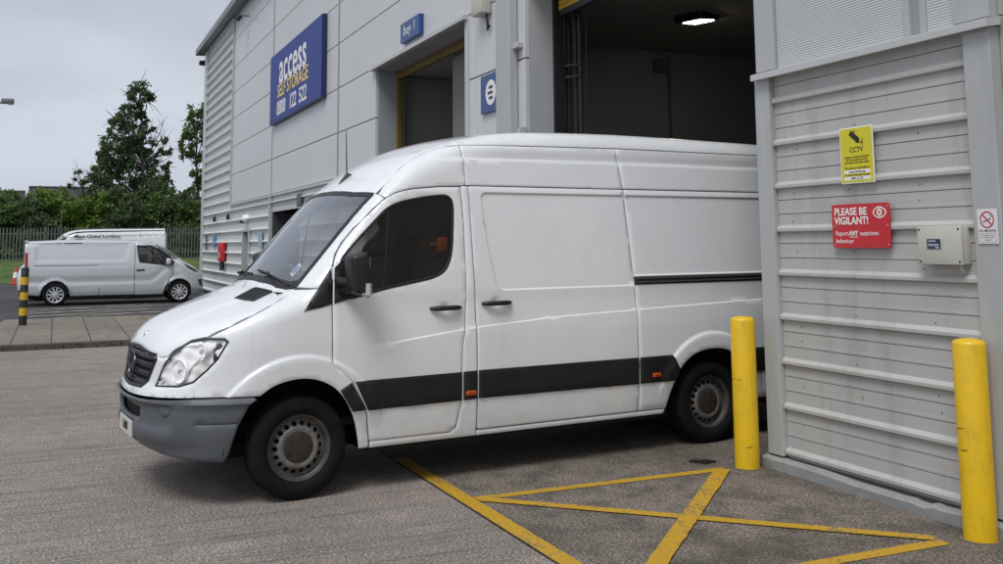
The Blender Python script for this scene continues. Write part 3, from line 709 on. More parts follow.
# things lying loose inside the cab
def in_cab(o): o.location = (VX, VY, 0); o.rotation_euler = (0,0,VTH); return o
m = MB(); m.box(-1.170, -1.080, .845, .875, 1.655, 1.770, bev=.018); m.box(-1.10, -1.02, .85, .87, 1.70, 1.725, bev=.01)
tag(in_cab(m.build('work_glove', ORANGEC, None, smooth=True, angle=60)), 'orange cloth hanging inside the cab behind the dark door window', 'cloth')
rs = random.Random(12); m = MB(); nx_, ny_ = 9, 8; V = []
for i in range(nx_):
    for j in range(ny_):
        u, v = i/(nx_-1), j/(ny_-1); V.append((-.52-.34*v+rs.gauss(0,.018), .30-.42*u+rs.gauss(0,.012), 1.46+.50*v*(.75+.25*math.sin(u*5))+rs.gauss(0,.014)))
F_ = [(i*ny_+j, i*ny_+j+1, (i+1)*ny_+j+1, (i+1)*ny_+j) for i in range(nx_-1) for j in range(ny_-1)]; nb = len(V)
V += [(x-.004,y,z-.004) for x, y, z in V]; F_ += [tuple(nb+k for k in f[::-1]) for f in F_]
m.add(V, F_); tag(in_cab(m.build('plastic_sheet', mat('sheet_white', (.80,.82,.84), .35), None, fix=False)), 'crumpled white plastic sheet inside the cab behind the large windscreen', 'sheet')
m = MB(); m.box(-.34,-.12,-.1,.16,1.385,1.395, Matrix.Rotation(R(3), 4, 'Y')); m.box(-.30,-.10,.20,.38,1.385,1.393, Matrix.Rotation(R(3), 4, 'Y')); m.box(-.28,-.14,-.45,-.2,1.385,1.41, Matrix.Rotation(R(3), 4, 'Y'))
tag(in_cab(m.build('papers', PAPER, None)), 'white papers lying on the dashboard of the large van', 'papers')
p = VAN.point('top', [-.03,-.09], [.62,.60])[0]
m = MB(); q0 = Vector(VAN.point('top', [-.03], [.60])[0][0]); q1 = Vector(VAN.point('top', [-.10], [.60])[0][0]); q2 = Vector(VAN.point('top', [-.03], [.54])[0][0])
q0, q1, q2 = [v+Vector((-.012,0,-.016)) for v in (q0, q1, q2)]; q3 = q1+q2-q0; n_ = (q1-q0).cross(q2-q0).normalized()*.002
m.add([q0,q1,q3,q2]+[v+n_ for v in (q0,q1,q3,q2)], [(0,1,2,3),(4,7,6,5),(0,4,5,1),(1,5,6,2),(2,6,7,3),(3,7,4,0)])
st = in_cab(m.build('parking_permit', PAPER, None)); tag(st, 'small white and blue permit stuck inside the large van windscreen corner', 'permit')
c_ = (q0+q3)/2; e1, e2 = (q1-q0)*.30, (q2-q0)*.30; m = MB(); up_ = -n_*.6 if n_.z < 0 else n_*1.6
m.add([c_-e1-e2+up_, c_+e1-e2+up_, c_+e1+e2+up_, c_-e1+e2+up_], [(0,1,2,3)]); m.build('permit_print', BLUEST, st)
# ================================================================== the warehouse
CLAD = mat('cladding_grey', (.435,.435,.425), .5, var=.035, vscale=1.2, dirt=((.22,.20,.165), .55, 5), stretch=(1,1,.16))
CLADF = mat('cladding_far', (.63,.645,.64), .5, var=.03, vscale=.8)
PANEL = mat('panel_grey', (.57,.585,.60), .42, var=.02, vscale=.5, dirt=((.40,.41,.42), .25, .7))
TRIM = mat('trim_grey', (.41,.425,.435), .48, var=.03, vscale=2, dirt=((.24,.22,.19), .45, 5), stretch=(1,1,.18))
REVEALM = mat('reveal_grey', (.30,.32,.34), .5, var=.05, vscale=2)
FLASH = mat('flashing', (.48,.49,.50), .4, var=.04, vscale=3)
SEAMB = mat('seam_black', (.03,.032,.035), .8)
DARKM = mat('dark_steel', (.015,.015,.017), .5)
YELD = mat('door_yellow', (.62,.40,.03), .5, var=.08, vscale=3)
BRASS = mat('door_frame_ochre', (.17,.105,.018), .5, var=.1, vscale=3)
SHUT = mat('shutter_grey', (.27,.265,.26), .55, var=.06, vscale=.6)
INT = mat('interior_wall', (.29,.27,.25), .9, var=.1, vscale=.6)
CEIL = mat('interior_ceiling', (.33,.30,.26), .9, var=.08, vscale=.5)
BEIGE = mat('beige_wall', (.40,.36,.29), .6, var=.03, vscale=1)
BLUES = mat('sign_blue', (.014,.042,.25), .55, var=.03, vscale=1)
NAVY = mat('sign_edge', (.01,.02,.09), .4)
GOLD = mat('sign_gold', (.78,.58,.16), .5)
YELP = mat('bollard_yellow', (.74,.47,.006), .40, var=.06, vscale=5, coat=.15, bump=.06, bscale=30, dirt=((.34,.21,.03), .6, 12), stretch=(1,1,.45))
Y0 = 5.118
wh = thing('warehouse', 'grey clad self storage warehouse with open loading bay beside the large van', 'warehouse', (-20, Y0, 0))
def W(mb, name, m, par=None, **k):
    o = mb.build(name, m, None, **k); o.parent = par or wh
    o.matrix_parent_inverse = Matrix.Translation((20, -Y0, 0)) if par is None else Matrix.Identity(4)
    if par is not None: pass
    return o
def clad_profile(z0, z1, zr0=.141, pitch=.333, rib=.027, grooves=True):
    pts = [(Y0, z0)]
    n = int((z1-zr0)/pitch)+2
    for k in range(-1, n):
        zr = zr0+k*pitch
        for y, z in ((Y0+.002, zr-.024),(Y0-rib*.85, zr-.017),(Y0-rib, zr-.012),(Y0-rib, zr+.008),(Y0-rib*.8, zr+.014),(Y0, zr+.034)): pts.append((y, z))
        if grooves:
            for g in (.118,.226):
                for y, z in ((Y0, zr+g-.003),(Y0+.014, zr+g-.001),(Y0+.014, zr+g+.0015),(Y0-.001, zr+g+.003),(Y0-.001, zr+g+.020),(Y0,zr+g+.024)): pts.append((y, z))
    pts = [p for p in pts if z0 <= p[1] <= z1]
    pts = [(Y0, z0)]+[p for p in pts if z0+.004 < p[1] < z1-.004]+[(Y0, z1)]
    return pts+[(Y0+.06, z1),(Y0+.06, z0)]
def clad(segs, name, m, **k):
    mb = MB()
    for x0, x1, z0, z1 in segs: mb.extrude(clad_profile(z0, z1, **k), x0, x1, 'x')
    return W(mb, name, m)
# right hand pier of the bay
clad([(-6.245,-4.405,.10,3.0)], 'wall_cladding', CLAD)
W(MB().box(-6.425,-6.25, Y0-.045, Y0+.38, .105, 3.0, bev=.006), 'corner_jamb', TRIM)
W(MB().box(-4.402,-4.205, Y0-.045, Y0+.30, .105, 3.0, bev=.006), 'corner_jamb', TRIM)
W(MB().box(-6.41,-6.19, Y0-.035, Y0+.38, 3.055, 9.2, bev=.005), 'corner_jamb', TRIM)
W(MB().box(-4.47,-4.205, Y0-.035, Y0+.30, 3.055, 9.2, bev=.005), 'corner_jamb', TRIM)
# dented kicker plate along the foot of the pier
m = MB(); xs = np.linspace(-6.46,-4.16, 40); dent = [(.018*math.exp(-((x+4.85)/.12)**2)*math.sin((x+4.85)*31)-.022*smoothstep((x+5.9)/.5)*smoothstep((-4.6-x)/.3)) for x in xs]
rows = []
for x, d in zip(xs, dent):
    d = float(d)*.6; rows.append([(x, Y0-.075, 0),(x, Y0-.078+d*.3, .07+d),(x, Y0-.068+d*.3, .086+d),(x, Y0-.02, .094+d),(x, Y0-.02, 0)])
V = [p for r_ in rows for p in r_]; F = [(i*5+j, i*5+j+1, (i+1)*5+j+1, (i+1)*5+j) for i in range(39) for j in range(4)]+[(0,1,2,3,4),tuple(195+j for j in (4,3,2,1,0))]
m.add(V, F); W(m, 'kicker_plate', mat('kicker_grey', (.30,.31,.31), .5, var=.08, vscale=6, dirt=((.14,.12,.09), .6, 7)), smooth=True, angle=30)
W(MB().box(-6.41,-4.22, Y0-.02, Y0+.3, 0, .10), 'wall_base', SEAMB)
m = MB(); m.extrude([(Y0-.10,2.985),(Y0-.10,3.03),(Y0-.09,3.036),(Y0-.02,3.052),(Y0+.02,3.052),(Y0+.02,3.002),(Y0-.088,2.985)], -6.40, -4.17, 'x'); W(m, 'drip_flashing', FLASH)
mb = MB()
for x0, x1 in ((-6.18,-4.895),(-4.70,-4.475)):
    pts = []
    for k in range(95):
        z = 3.056+.0185*k; pts += [(Y0, z),(Y0-.0045, z+.006),(Y0-.0045, z+.0125),(Y0, z+.0165)]
    zt = pts[-1][1]; mb.extrude(pts+[(Y0, 9.2),(Y0+.06, 9.2),(Y0+.06, 3.056)], x0, x1, 'x')
W(mb, 'ribbed_panel', PANEL)
W(MB().box(-4.893,-4.84, Y0-.012, Y0+.05, 3.056, 9.2, bev=.004).box(-4.755,-4.703, Y0-.012, Y0+.05, 3.056, 9.2, bev=.004), 'panel_trim', TRIM)
W(MB().box(-4.84,-4.755, Y0+.015, Y0+.05, 3.056, 9.2), 'panel_joint', REVEALM)
W(MB().box(-4.20,6, Y0+.04, Y0+.3, 0, 3.06).box(-4.20,6, Y0+.04, Y0+.3, 3.067, 9.2), 'beige_wall', BEIGE)
# composite panels of the main front
ZS = [3.03,3.95,4.86,5.78,6.62,7.47,8.38,9.2]; XS = [-33,-26.45,-19.66,-12.35,-10.80]
mb = MB(); g = .009
def pnl(x0, x1, z0, z1): mb.box(x0+g, x1-g, Y0, Y0+.06, z0+g, z1-g, bev=.006)
for i in range(len(XS)-1):
    for j in range(len(ZS)-1):
        x0, x1, z0, z1 = XS[i], XS[i+1], ZS[j], ZS[j+1]
        if i == 2 and z1 < 4.9: pnl(x0, -17.06, z0, z1); pnl(-12.67, x1, z0, z1)
        else: pnl(x0, x1, z0, z1)
for j in range(len(ZS)-1):
    if ZS[j] > 4.8: pnl(-10.80, -6.49, ZS[j], ZS[j+1])
for a, b in ((.0,1.0),(1.0,2.0),(2.0,3.03)): pnl(-12.67, -12.35, a, b); pnl(-12.35, -10.80, a, b)
W(mb, 'facade_panels', PANEL)
for x in XS[1:3]: W(MB().box(x-.05, x+.05, Y0-.006, Y0+.01, 3.04, 9.19), 'panel_joint', mat('joint_grey', (.25,.26,.275), .5))
W(MB().box(-33,-17.13, Y0+.055, Y0+.12, 3.0, 9.2).box(-17.06,-12.67, Y0+.055, Y0+.12, 4.86, 9.2).box(-12.60,-10.87, Y0+.055, Y0+.12, 0, 9.2).box(-10.8,-6.49, Y0+.055, Y0+.12, 4.86, 9.2), 'panel_backing', SEAMB)
m = MB(); m.extrude([(Y0-.07,2.96),(Y0-.07,3.0),(Y0-.02,3.02),(Y0+.02,3.02),(Y0+.02,2.96)], -33.1, -17.1, 'x'); W(m, 'drip_flashing', FLASH)
W(MB().box(-33.15,-32.98, Y0-.05, Y0+.02, 3.0, 9.2), 'panel_trim', TRIM)
# ribbed cladding at the far end and along the foot
clad([(-39.2,-33.16,.05,9.15)], 'wall_cladding', CLADF, rib=.075, zr0=.474-.333)
clad([(-33.15,-30.66,.05,2.955),(-30.66,-29.44,2.16,2.955),(-29.44,-26.42,.05,2.955),(-26.24,-23.0,2.56,2.955),(-23.0,-19.78,.05,2.955),(-19.62,-17.1,.05,2.955)], 'wall_cladding', CLADF, rib=.075)
W(MB().box(-39.75,-39.2, Y0-.09, Y0+.3, 0, 9.15, bev=.01), 'corner_trim', FLASH)
W(MB().box(-26.42,-26.25, Y0-.07, Y0+.2, 0, 2.955).box(-19.78,-19.62, Y0-.06, Y0+.2, 0, 2.955).box(-29.42,-29.28, Y0-.075, Y0+.2, 0, 2.2), 'wall_post', TRIM)
W(MB().box(-30.66,-30.60, Y0-.03, Y0+.5, 0, 2.16).box(-29.5,-29.44, Y0-.03, Y0+.5, 0, 2.16).box(-30.6,-29.5, Y0-.03, Y0+.5, 2.10, 2.16), 'door_frame', TRIM)
W(MB().box(-30.6,-29.5, Y0+.30, Y0+.34, 0, 2.10), 'door_leaf', mat('door_taupe', (.20,.19,.17), .6))
W(MB().box(-26.24,-23.0, Y0+.55, Y0+.6, 0, 2.56).box(-26.24,-26.18,Y0,Y0+.55,0,2.56), 'shutter_door', mat('dark_shutter', (.05,.055,.06), .6))
# roof edge and the end wall
m = MB(); m.extrude([(Y0-.35,9.18),(Y0-.35,9.40),(Y0-.30,9.46),(Y0+.3,9.50),(Y0+.3,9.22),(Y0-.02,9.19)], -40.6, 6, 'x'); W(m, 'roof_gutter', mat('gutter_grey', (.20,.21,.225), .5))
m = MB(); m.extrude([(Y0+.3,9.45),(Y0+17,12.0),(Y0+34,9.45),(Y0+34,9.2),(Y0+.3,9.2)], -40.4, 6, 'x'); W(m, 'roof', mat('roof_sheet', (.22,.23,.24), .6))
W(MB().box(-39.75,-39.6, Y0+.3, Y0+34, 0, 9.2).box(-39.7,6, Y0+33.8, Y0+34, 0, 9.2).box(5.9,6,Y0+.3,Y0+34,0,9.2), 'end_wall', CLADF)
# first bay: reveals, canopy, ochre frame, shutter
W(MB().box(-17.12,-17.052, Y0+.062, Y0+.42, 0, 4.85).box(-12.678,-12.61, Y0+.062, Y0+.42, 0, 4.85).box(-17.05,-12.68, Y0+.001, Y0+.42, 4.80, 4.85), 'bay_reveal', REVEALM)
W(MB().box(-12.72,-12.60, Y0-.025, Y0+.01, 0, 4.80, bev=.004), 'bay_trim', FLASH)
m = MB(); m.extrude([(Y0-.09,4.80),(Y0-.09,4.86),(Y0,4.885),(Y0+.05,4.885),(Y0+.05,4.81)], -17.2, -12.62, 'x'); W(m, 'bay_canopy', FLASH)
W(MB().box(-17.05,-16.98, Y0+.385, Y0+.47, 0, 4.8, bev=.01).box(-12.75,-12.68, Y0+.385, Y0+.47, 0, 4.8, bev=.01).box(-16.98,-12.75, Y0+.385, Y0+.47, 4.66, 4.80, bev=.02), 'bay_door_frame', BRASS)
W(MB().box(-17.4,-17.3, Y0+.48, Y0+6, 0, 4.75).box(-17.4,-14.65, Y0+6, Y0+6.1, 0, 4.75).box(-14.66,-14.61, Y0+.60, Y0+6, 0, 4.75).box(-17.3,-17.04, Y0+.475, Y0+.53, 0, 4.75).box(-17.4,-14.61, Y0+.475, Y0+6.1, 4.765, 4.8), 'interior_wall', SHUT)
W(MB().box(-14.64,-12.66, Y0+.54, Y0+.595, 0, 4.8), 'bay_shutter', mat('shutter_mid', (.16,.157,.152), .6))
# second bay (open): reveals, rolled-up yellow door, guide, cage
W(MB().box(-10.865,-10.802, Y0+.062, Y0+.375, 0, 4.85).box(-10.80,-6.42, Y0+.07, Y0+.42, 4.79, 4.85), 'bay_reveal', TRIM)
W(MB().box(-10.865,-10.78, Y0+.376, Y0+.52, 0, 4.85, bev=.01), 'door_guide', DARKM)
mb = MB()
for k in range(5): mb.box(-10.76,-6.45, Y0+.44, Y0+.47, 4.56+k*.065, 4.617+k*.065, bev=.008)
rd = W(mb, 'rolled_door', YELD)
o = MB().box(-10.68,-6.5, Y0+.42, Y0+.49, 4.48, 4.56, bev=.01).build('bottom_rail', DARKM, rd)
mb = MB()
for x in (-10.86,-10.68,-10.56): mb.tube([(x, Y0+.62, 0),(x, Y0+.62, 4.6)], .028, 8)
for z in (3.72,3.86,2.85,2.95,1.9): mb.tube([(-10.88, Y0+.60, z),(-10.70, Y0+.50, z),(-10.54, Y0+.60, z)], .018, 8)
mb.tube([(-10.46, Y0+.66, 4.5),(-10.47, Y0+.66, 3.6),(-10.52, Y0+.66, 3.2),(-10.52, Y0+.66, 1.2)], .008, 6)
W(mb, 'door_cage', DARKM, smooth=True)
# rooms behind the bays
W(MB().box(-14.6,-14.5, Y0+.6, 22, 0, 5.0).box(-4.0,-3.9, Y0+.3, 22, 0, 5.0).box(-14.6,-3.9, 22, 22.1, 0, 5.0).box(-14.5,-11.0, Y0+.60, Y0+.66, 0, 5.0).box(-11.06,-11.0,Y0+.36,Y0+.60,0,5.0).box(-11.0,-10.87,Y0+.36,Y0+.42,0,5.0).box(-6.42,-4.0, Y0+.39, Y0+.45, 0, 5.0), 'interior_wall', INT)
W(MB().box(-14.6,-3.9, Y0+.43, 22.1, 5.0, 5.1), 'interior_ceiling', CEIL)
W(MB().tube([(-14.45,9.6,0),(-14.45,9.6,4.9)], .025, 8).box(-14.5,-14.42, 9.3, 9.62, 4.62, 4.85), 'interior_pipe', mat('int_pipe', (.14,.13,.12), .7))
# downpipe
dp = W(MB().box(-11.42,-11.0, Y0-.13, Y0-.004, 0, 9.15, bev=.02), 'downpipe', TRIM)
for z in (1.6, 4.12, 6.8): MB().box(-11.02,-10.86, Y0-.08, Y0-.002, z-.035, z+.035, bev=.005).build('pipe_bracket', FLASH, dp)
W(MB().box(-11.2,-10.78, Y0-.09, Y0-.002, 2.93, 2.97, bev=.004).box(-10.85,-10.78, Y0-.09, Y0-.002, 2.97, 3.10, bev=.004), 'ledge_plate', FLASH)

# ================================================================== signs and fittings on the walls
FACE = (R(90),0,0)        # lettering facing -y
# storage sign
sg = thing('storage_sign', 'large blue storage company sign with white and gold lettering high on the facade', 'sign', (-23.45, Y0-.04, 5.71))
MB().box(-2.82,2.82,-.07,.03,-.90,.90).build('sign_edge', NAVY, sg)
MB().box(-2.80,2.80,-.078,-.0705,-.88,.88).build('sign_board', BLUES, sg)
text('sign_lettering', 'access', INKW, sg, (-.12,-.082,.38), FACE, 1.14, bold=.020, sx=1.0, spacing=1.04)
text('sign_lettering', 'SELF STORAGE', GOLD, sg, (-.12,-.082,-.16), FACE, .46, bold=.008, sx=1.12)
for s_, x_ in (('0800',-1.22),('122',.12),('522',1.18)): text('sign_lettering', s_, INKW, sg, (x_-.12,-.082,-.60), FACE, .50, bold=.009, sx=1.06)
bs = thing('bay_sign', 'small blue bay 1 sign above the first bay canopy', 'sign', (-14.95, Y0-.03, 5.13))
MB().box(-.46,.46,-.05,.03,-.16,.16).build('sign_board', mat('bay_blue', (.018,.065,.23), .4), bs)
text('sign_lettering', 'bay 1', INKW, bs, (0,-.053,.015), FACE, .235, bold=.0, spacing=1.15, sx=1.05)
ds = thing('dock_sign', 'narrow blue sign with white disc half behind the downpipe', 'sign', (-11.82, Y0-.02, 3.66))
MB().box(-.29,.29,-.02,.02,-.25,.25).build('sign_board', mat('dock_blue', (.03,.07,.22), .4), ds)
MB().lathe([(0,.004),(.165,.004),(.165,0)], 32, Matrix.Translation((.05,-.021,0)) @ Matrix.Rotation(R(90), 4, 'X')).build('sign_disc', INKW, ds)
m = MB()
for z_, x0_, x1_ in ((.07,-.02,.10),(.0,-.05,.10),(-.07,-.02,.10)): m.box(x0_,x1_,-.004,0,z_-.016,z_+.016, Matrix.Translation((.02,-.027,0)))
m.build('sign_symbol', NAVY, ds)
# CCTV sign
YS = mat('sign_yellow', (.62,.56,.015), .4, var=.03, vscale=9)
cs = thing('cctv_sign', 'yellow CCTV warning sign on the ribbed pier', 'sign', (-5.347, Y0-.035, 2.312))
MB().box(-.158,.158,-.003,.003,-.197,.197, bev=.001).build('sign_board', INKW, cs)
MB().box(-.150,.150,-.0045,-.0031,-.189,.189).build('sign_face', YS, cs)
m = MB()
Mc = Matrix.Translation((-.012,-.006,.128)) @ Matrix.Rotation(R(38), 4, 'Y')
m.box(-.052,.040,-.001,0,-.019,.019, Mc); m.box(.042,.052,-.001,0,-.015,.015, Mc)
m.box(.028,.034,-.001,0,.062,.112, Matrix.Translation((.03,-.006,0))); m.box(0,.062,-.001,0,.085,.091, Matrix.Translation((.0,-.0065,0)))
m.box(-.003,.003,-.001,0,-.014,.014, Matrix.Translation((-.012,-.006,.163)))
m.build('camera_symbol', INKB, cs)
text('sign_lettering', 'CCTV', INKB, cs, (0,-.0055,.036), FACE, .050, bold=.0006, depth=.0003)
for i, l in enumerate(('Images are being monitored','for the purpose of crime','prevention and public safety','','This scheme is controlled by')):
    if l: text('sign_lettering', l, INKB, cs, (0,-.0055,-.012-i*.0195), FACE, .0205, bold=.0002, depth=.0003)
m = MB().box(-.125,.125,-.0055,-.0046,-.128,-.104).box(-.125,.125,-.0055,-.0046,-.174,-.150); m.build('sign_label', INKW, cs)
text('sign_lettering', 'Access Self Storage', INKB, cs, (0,-.0062,-.116), FACE, .020, bold=.0002, depth=.0003)
text('sign_lettering', 'For further information contact', INKB, cs, (0,-.0055,-.139), FACE, .0185, bold=.0002, depth=.0003)
text('sign_lettering', '0800 122 522', INKB, cs, (0,-.0062,-.162), FACE, .020, bold=.0002, depth=.0003)
# red sign
RS = mat('sign_red', (.52,.018,.028), .35, var=.04, vscale=6)
rs = thing('vigilance_sign', 'red PLEASE BE VIGILANT sign with white lettering on the ribbed pier', 'sign', (-5.345, Y0-.036, 1.82))
rp = fillet([(-.272,-.152),(.272,-.152),(.272,.152),(-.272,.152)], .025)
MB().extrude(rp, -.004, .003, 'y').build('sign_board', RS, rs)
for i, (l, s_, z, b) in enumerate((('PLEASE BE',.072,.098,.0018),('VIGILANT!',.072,.034,.0018))):
    text('sign_lettering', l, INKW, rs, (-.246,-.0052,z), FACE, s_, bold=b, align='LEFT', depth=.0004, sx=.98)
text('sign_lettering', 'Report', INKW, rs, (-.240,-.0052,-.052), FACE, .046, align='LEFT', depth=.0004, sx=.95)
text('sign_lettering', 'ANY', INKW, rs, (-.112,-.0052,-.052), FACE, .046, bold=.0012, align='LEFT', depth=.0004, shear=.15, sx=.92)
text('sign_lettering', 'suspicious', INKW, rs, (-.004,-.0052,-.052), FACE, .046, align='LEFT', depth=.0004, sx=.92)
text('sign_lettering', 'behaviour', INKW, rs, (-.240,-.0052,-.105), FACE, .046, align='LEFT', depth=.0004, sx=.95)
MB().box(-.103,-.022,-.0052,-.0044,-.079,-.075).build('sign_underline', INKW, rs)
m = MB(); me_ = Matrix.Translation((.185,-.0046,.088)) @ Matrix.Rotation(R(90), 4, 'X')
eye = [(.062*math.cos(t), .040*math.sin(t)*(1-.25*math.cos(t)**2)) for t in np.linspace(0, 2*math.pi, 32, endpoint=False)]
m.extrude(eye, 0, .0006, 'z', me_); m.build('eye_symbol', INKW, rs)
m = MB(); eye2 = [(.050*math.cos(t), .029*math.sin(t)) for t in np.linspace(0, 2*math.pi, 32, endpoint=False)]
m.extrude(eye2, .0007, .0011, 'z', me_); m.build('eye_ring', RS, rs)
m = MB(); m.lathe([(0,.0018),(.024,.0018),(.024,.0012)], 24, me_); m.build('eye_iris', INKW, rs)
m = MB(); m.lathe([(0,.0024),(.010,.0024),(.010,.0019)], 16, me_); m.build('eye_pupil', RS, rs)
m = MB()
for x, z in ((-.25,.0),(.25,.0),(-.252,-.13),(.252,-.13),(.252,.13)): m.lathe([(0,.002),(.006,.001),(.007,0)], 10, Matrix.Translation((x,-.0042,z)) @ Matrix.Rotation(R(90), 4, 'X'))
m.build('sign_screw', mat('screw_grey', (.4,.4,.4), .4, .6), rs)
# meter box
BOXM = mat('box_cream', (.52,.51,.46), .5, var=.03, vscale=4, dirt=((.3,.28,.22), .4, 8))
ub = thing('junction_box', 'cream wall box with small dark blue label on the ribbed pier', 'utility box', (-4.625, Y0-.03, 1.685))
MB().box(-.172,.165,-.062,-.036,-.118,.118, bev=.005).build('box_lid', BOXM, ub, smooth=True, angle=30)
MB().box(-.168,.162,-.035,.03,-.115,.115, bev=.004).build('box_body', BOXM, ub, smooth=True, angle=30)
m = MB()
for x in (-.155,.148):
    for z in (-.10,.10): m.lathe([(0,.004),(.006,.003),(.007,0)], 10, Matrix.Translation((x,-.062,z)) @ Matrix.Rotation(R(90), 4, 'X'))
m.build('box_screw', INKB, ub)
MB().box(-.095,.01,-.0650,-.0622,-.022,.040).build('box_label', mat('label_navy', (.02,.03,.09), .4), ub)
text('label_lettering', 'CAUTION', INKW, ub, (-.055,-.0655,.027), FACE, .013, depth=.0002, bold=.0003)
MB().box(-.087,-.002,-.0656,-.0651,.006,.009).box(-.087,-.002,-.0656,-.0651,-.003,0).box(-.03,.0,-.0656,-.0651,-.016,-.011).build('label_line', INKW, ub)
MB().tube([(.12,-.02,-.112),(.12,-.015,-.15),(.12,.0,-.16)], .012, 8).build('cable_gland', BOXM, ub)
# no smoking notice
ns = thing('no_smoking_sign', 'small white no smoking notice on the end column', 'sign', (-4.297, Y0-.050, 1.797))
MB().box(-.070,.070,-.002,.004,-.103,.103, bev=.001).build('sign_board', mat('sign_white', (.72,.70,.71), .4), ns)
ring = Matrix.Translation((0,-.0025,.040)) @ Matrix.Rotation(R(90), 4, 'X')
m = MB(); m.lathe([(.050,.0006),(.042,.0006),(.042,0),(.050,0)], 32, ring, closed=True)
m.box(-.044,.044,-.001,-.0004,-.004,.004, Matrix.Translation((0,-.0025,.040)) @ Matrix.Rotation(R(45), 4, 'Y')); m.build('prohibition_ring', mat('ring_red', (.45,.02,.06), .4), ns)
m = MB(); m.box(-.034,.022,-.0003,.0004,-.010,-.004, Matrix.Translation((0,-.0025,.044)) @ Matrix.Rotation(R(-20), 4, 'Y')); m.tube([(.022,-.0025,.05),(.03,-.0025,.06),(.022,-.0025,.066)], .0015, 5); m.build('cigarette_symbol', INKB, ns)
text('sign_lettering', 'NO SMOKING', INKB, ns, (0,-.0025,-.026), FACE, .019, depth=.0002, bold=.0003)
m = MB()
for p_, q_ in (((-.058,-.040),(.058,-.0415)),((-.058,-.092),(.058,-.0935)),((-.058,-.0935),(-.0565,-.040)),((.0565,-.0935),(.058,-.040))): m.box(p_[0], q_[0], -.0027, -.002, min(p_[1], q_[1]), max(p_[1], q_[1]))
m.build('sign_border', INKB, ns)
for i, l in enumerate(('It is against the law','to smoke in these','premises')): text('sign_lettering', l, INKB, ns, (0,-.0025,-.053-i*.0135), FACE, .012, depth=.0002)
# fixing screws along the ribs of the pier
SCREWM = mat('screw_dark', (.10,.095,.09), .5, .4)
sm_ = None; rs_ = random.Random(5)
for k in range(1, 8):
    for j in range(3):
        x = -6.05+j*.62+rs_.uniform(-.05,.05); z = .141+.333*k+rs_.choice((-.06,.06,.17))
        if sm_ is None:
            sm_ = W(MB().lathe([(0,.004),(.0035,.0035),(.0048,.0),(.0048,-.002)], 8, Matrix.Rotation(R(90), 4, 'X')), 'screw', SCREWM); q_ = sm_
        else:
            q_ = sm_.copy(); COL.objects.link(q_)
        q_.location = (x, Y0-.001, z)
# small fittings on the main front
lf = thing('wall_light', 'cream bulkhead light with hanging cable above the dock sign', 'light', (-11.98, Y0, 4.86))
MB().box(-.17,.17,-.16,-.001,-.14,.20, bev=.02).build('light_body', BOXM, lf, smooth=True, angle=40)
MB().tube([(.10,-.05,-.14),(.14,-.05,-.26),(.12,-.04,-.36),(.16,-.03,-.30)], .018, 8).build('light_cable', INKB, lf, smooth=True)
def floodlight(x, z, s_, label, rz=0):
    t = thing('floodlight', label, 'floodlight', (x, Y0-.02, z), rz)
    MB().tube([(0,0,0),(0,-.3*s_,0),(0,-.42*s_,-.08*s_)], .03*s_, 8).build('light_bracket', DARKM, t, smooth=True)
    M_ = Matrix.Translation((0,-.50*s_,-.14*s_)) @ Matrix.Rotation(R(-35), 4, 'X')
    MB().box(-.22*s_,.22*s_,-.11*s_,.11*s_,-.12*s_,.12*s_, M_, bev=.02).build('light_head', DARKM, t)
    return t
floodlight(-30.3, 8.62, .6, 'dark floodlight under the roof gutter above the panels')
t = floodlight(-39.72, 8.90, .7, 'dark floodlight reaching out from the far roof corner', R(-75))
for x, z, l in ((-33.0,2.62,'small dark lamp at the foot of the far panel edge'),(-36.0,2.62,'small dark lamp on the far ribbed cladding')):
    t = thing('wall_lamp', l, 'lamp', (x, Y0-.05, z)); MB().box(-.06,.06,-.10,0,-.10,.06, bev=.02).build('lamp_body', DARKM, t); MB().tube([(0,-.06,.05),(0,-.02,.13)], .02, 6).build('lamp_stem', DARKM, t)
t = thing('dome_camera', 'white dome camera on the cladding above the side door', 'camera', (-29.9, Y0-.05, 2.47)); MB().lathe([(0,.14),(.10,.10),(.13,0),(.13,-.06),(0,-.06)], 16, Matrix.Rotation(R(90), 4, 'X')).build('camera_body', INKW, t, smooth=True); MB().box(-.05,.05,-.18,-.08,-.12,-.05,bev=.01).build('camera_lens', DARKM, t)
hr = thing('hose_reel', 'red fire hose box on the far cladding above the van bonnet', 'fire point', (-34.0, Y0-.05, 1.44)); hr.scale = (.72,.72,.72)
REDB = mat('fire_red', (.50,.02,.03), .4, var=.05, vscale=6)
MB().box(-.44,.44,-.22,0,-.36,.48, bev=.05).build('hose_cabinet', REDB, hr, smooth=True, angle=40)
MB().box(-.08,.14,-.228,-.218,-.22,.05).build('cabinet_notice', INKW, hr); MB().tube([(.15,-.1,-.36),(.2,-.1,-.75)], .11, 10).build('hose_nozzle', DARKM, hr)
for x, z, w, h_, c, l in ((-36.2,1.85,.28,.42,(.10,.30,.55),'small light blue notice left of the red hose box'),(-27.5,1.85,.36,.42,(.28,.42,.5),'pale blue notice between the side door and wall post'),(-38.1,1.8,.12,.55,(.05,.05,.06),'slim dark fitting by the far wall corner'),(-22.8,2.72,.35,.30,(.10,.10,.10),'small dark vent on the cladding under the flashing')):
    o = MB().box(-w/2,w/2,-.05,.0,-h_/2,h_/2, bev=.01).build('wall_notice' if 'notice' in l else ('wall_vent' if 'vent' in l else 'wall_fitting'), mat('fit%.2f' % x, c, .5), None)
    o.location = (x, Y0-.045, z); tag(o, l, 'notice' if 'notice' in l else ('vent' if 'vent' in l else 'fitting'))
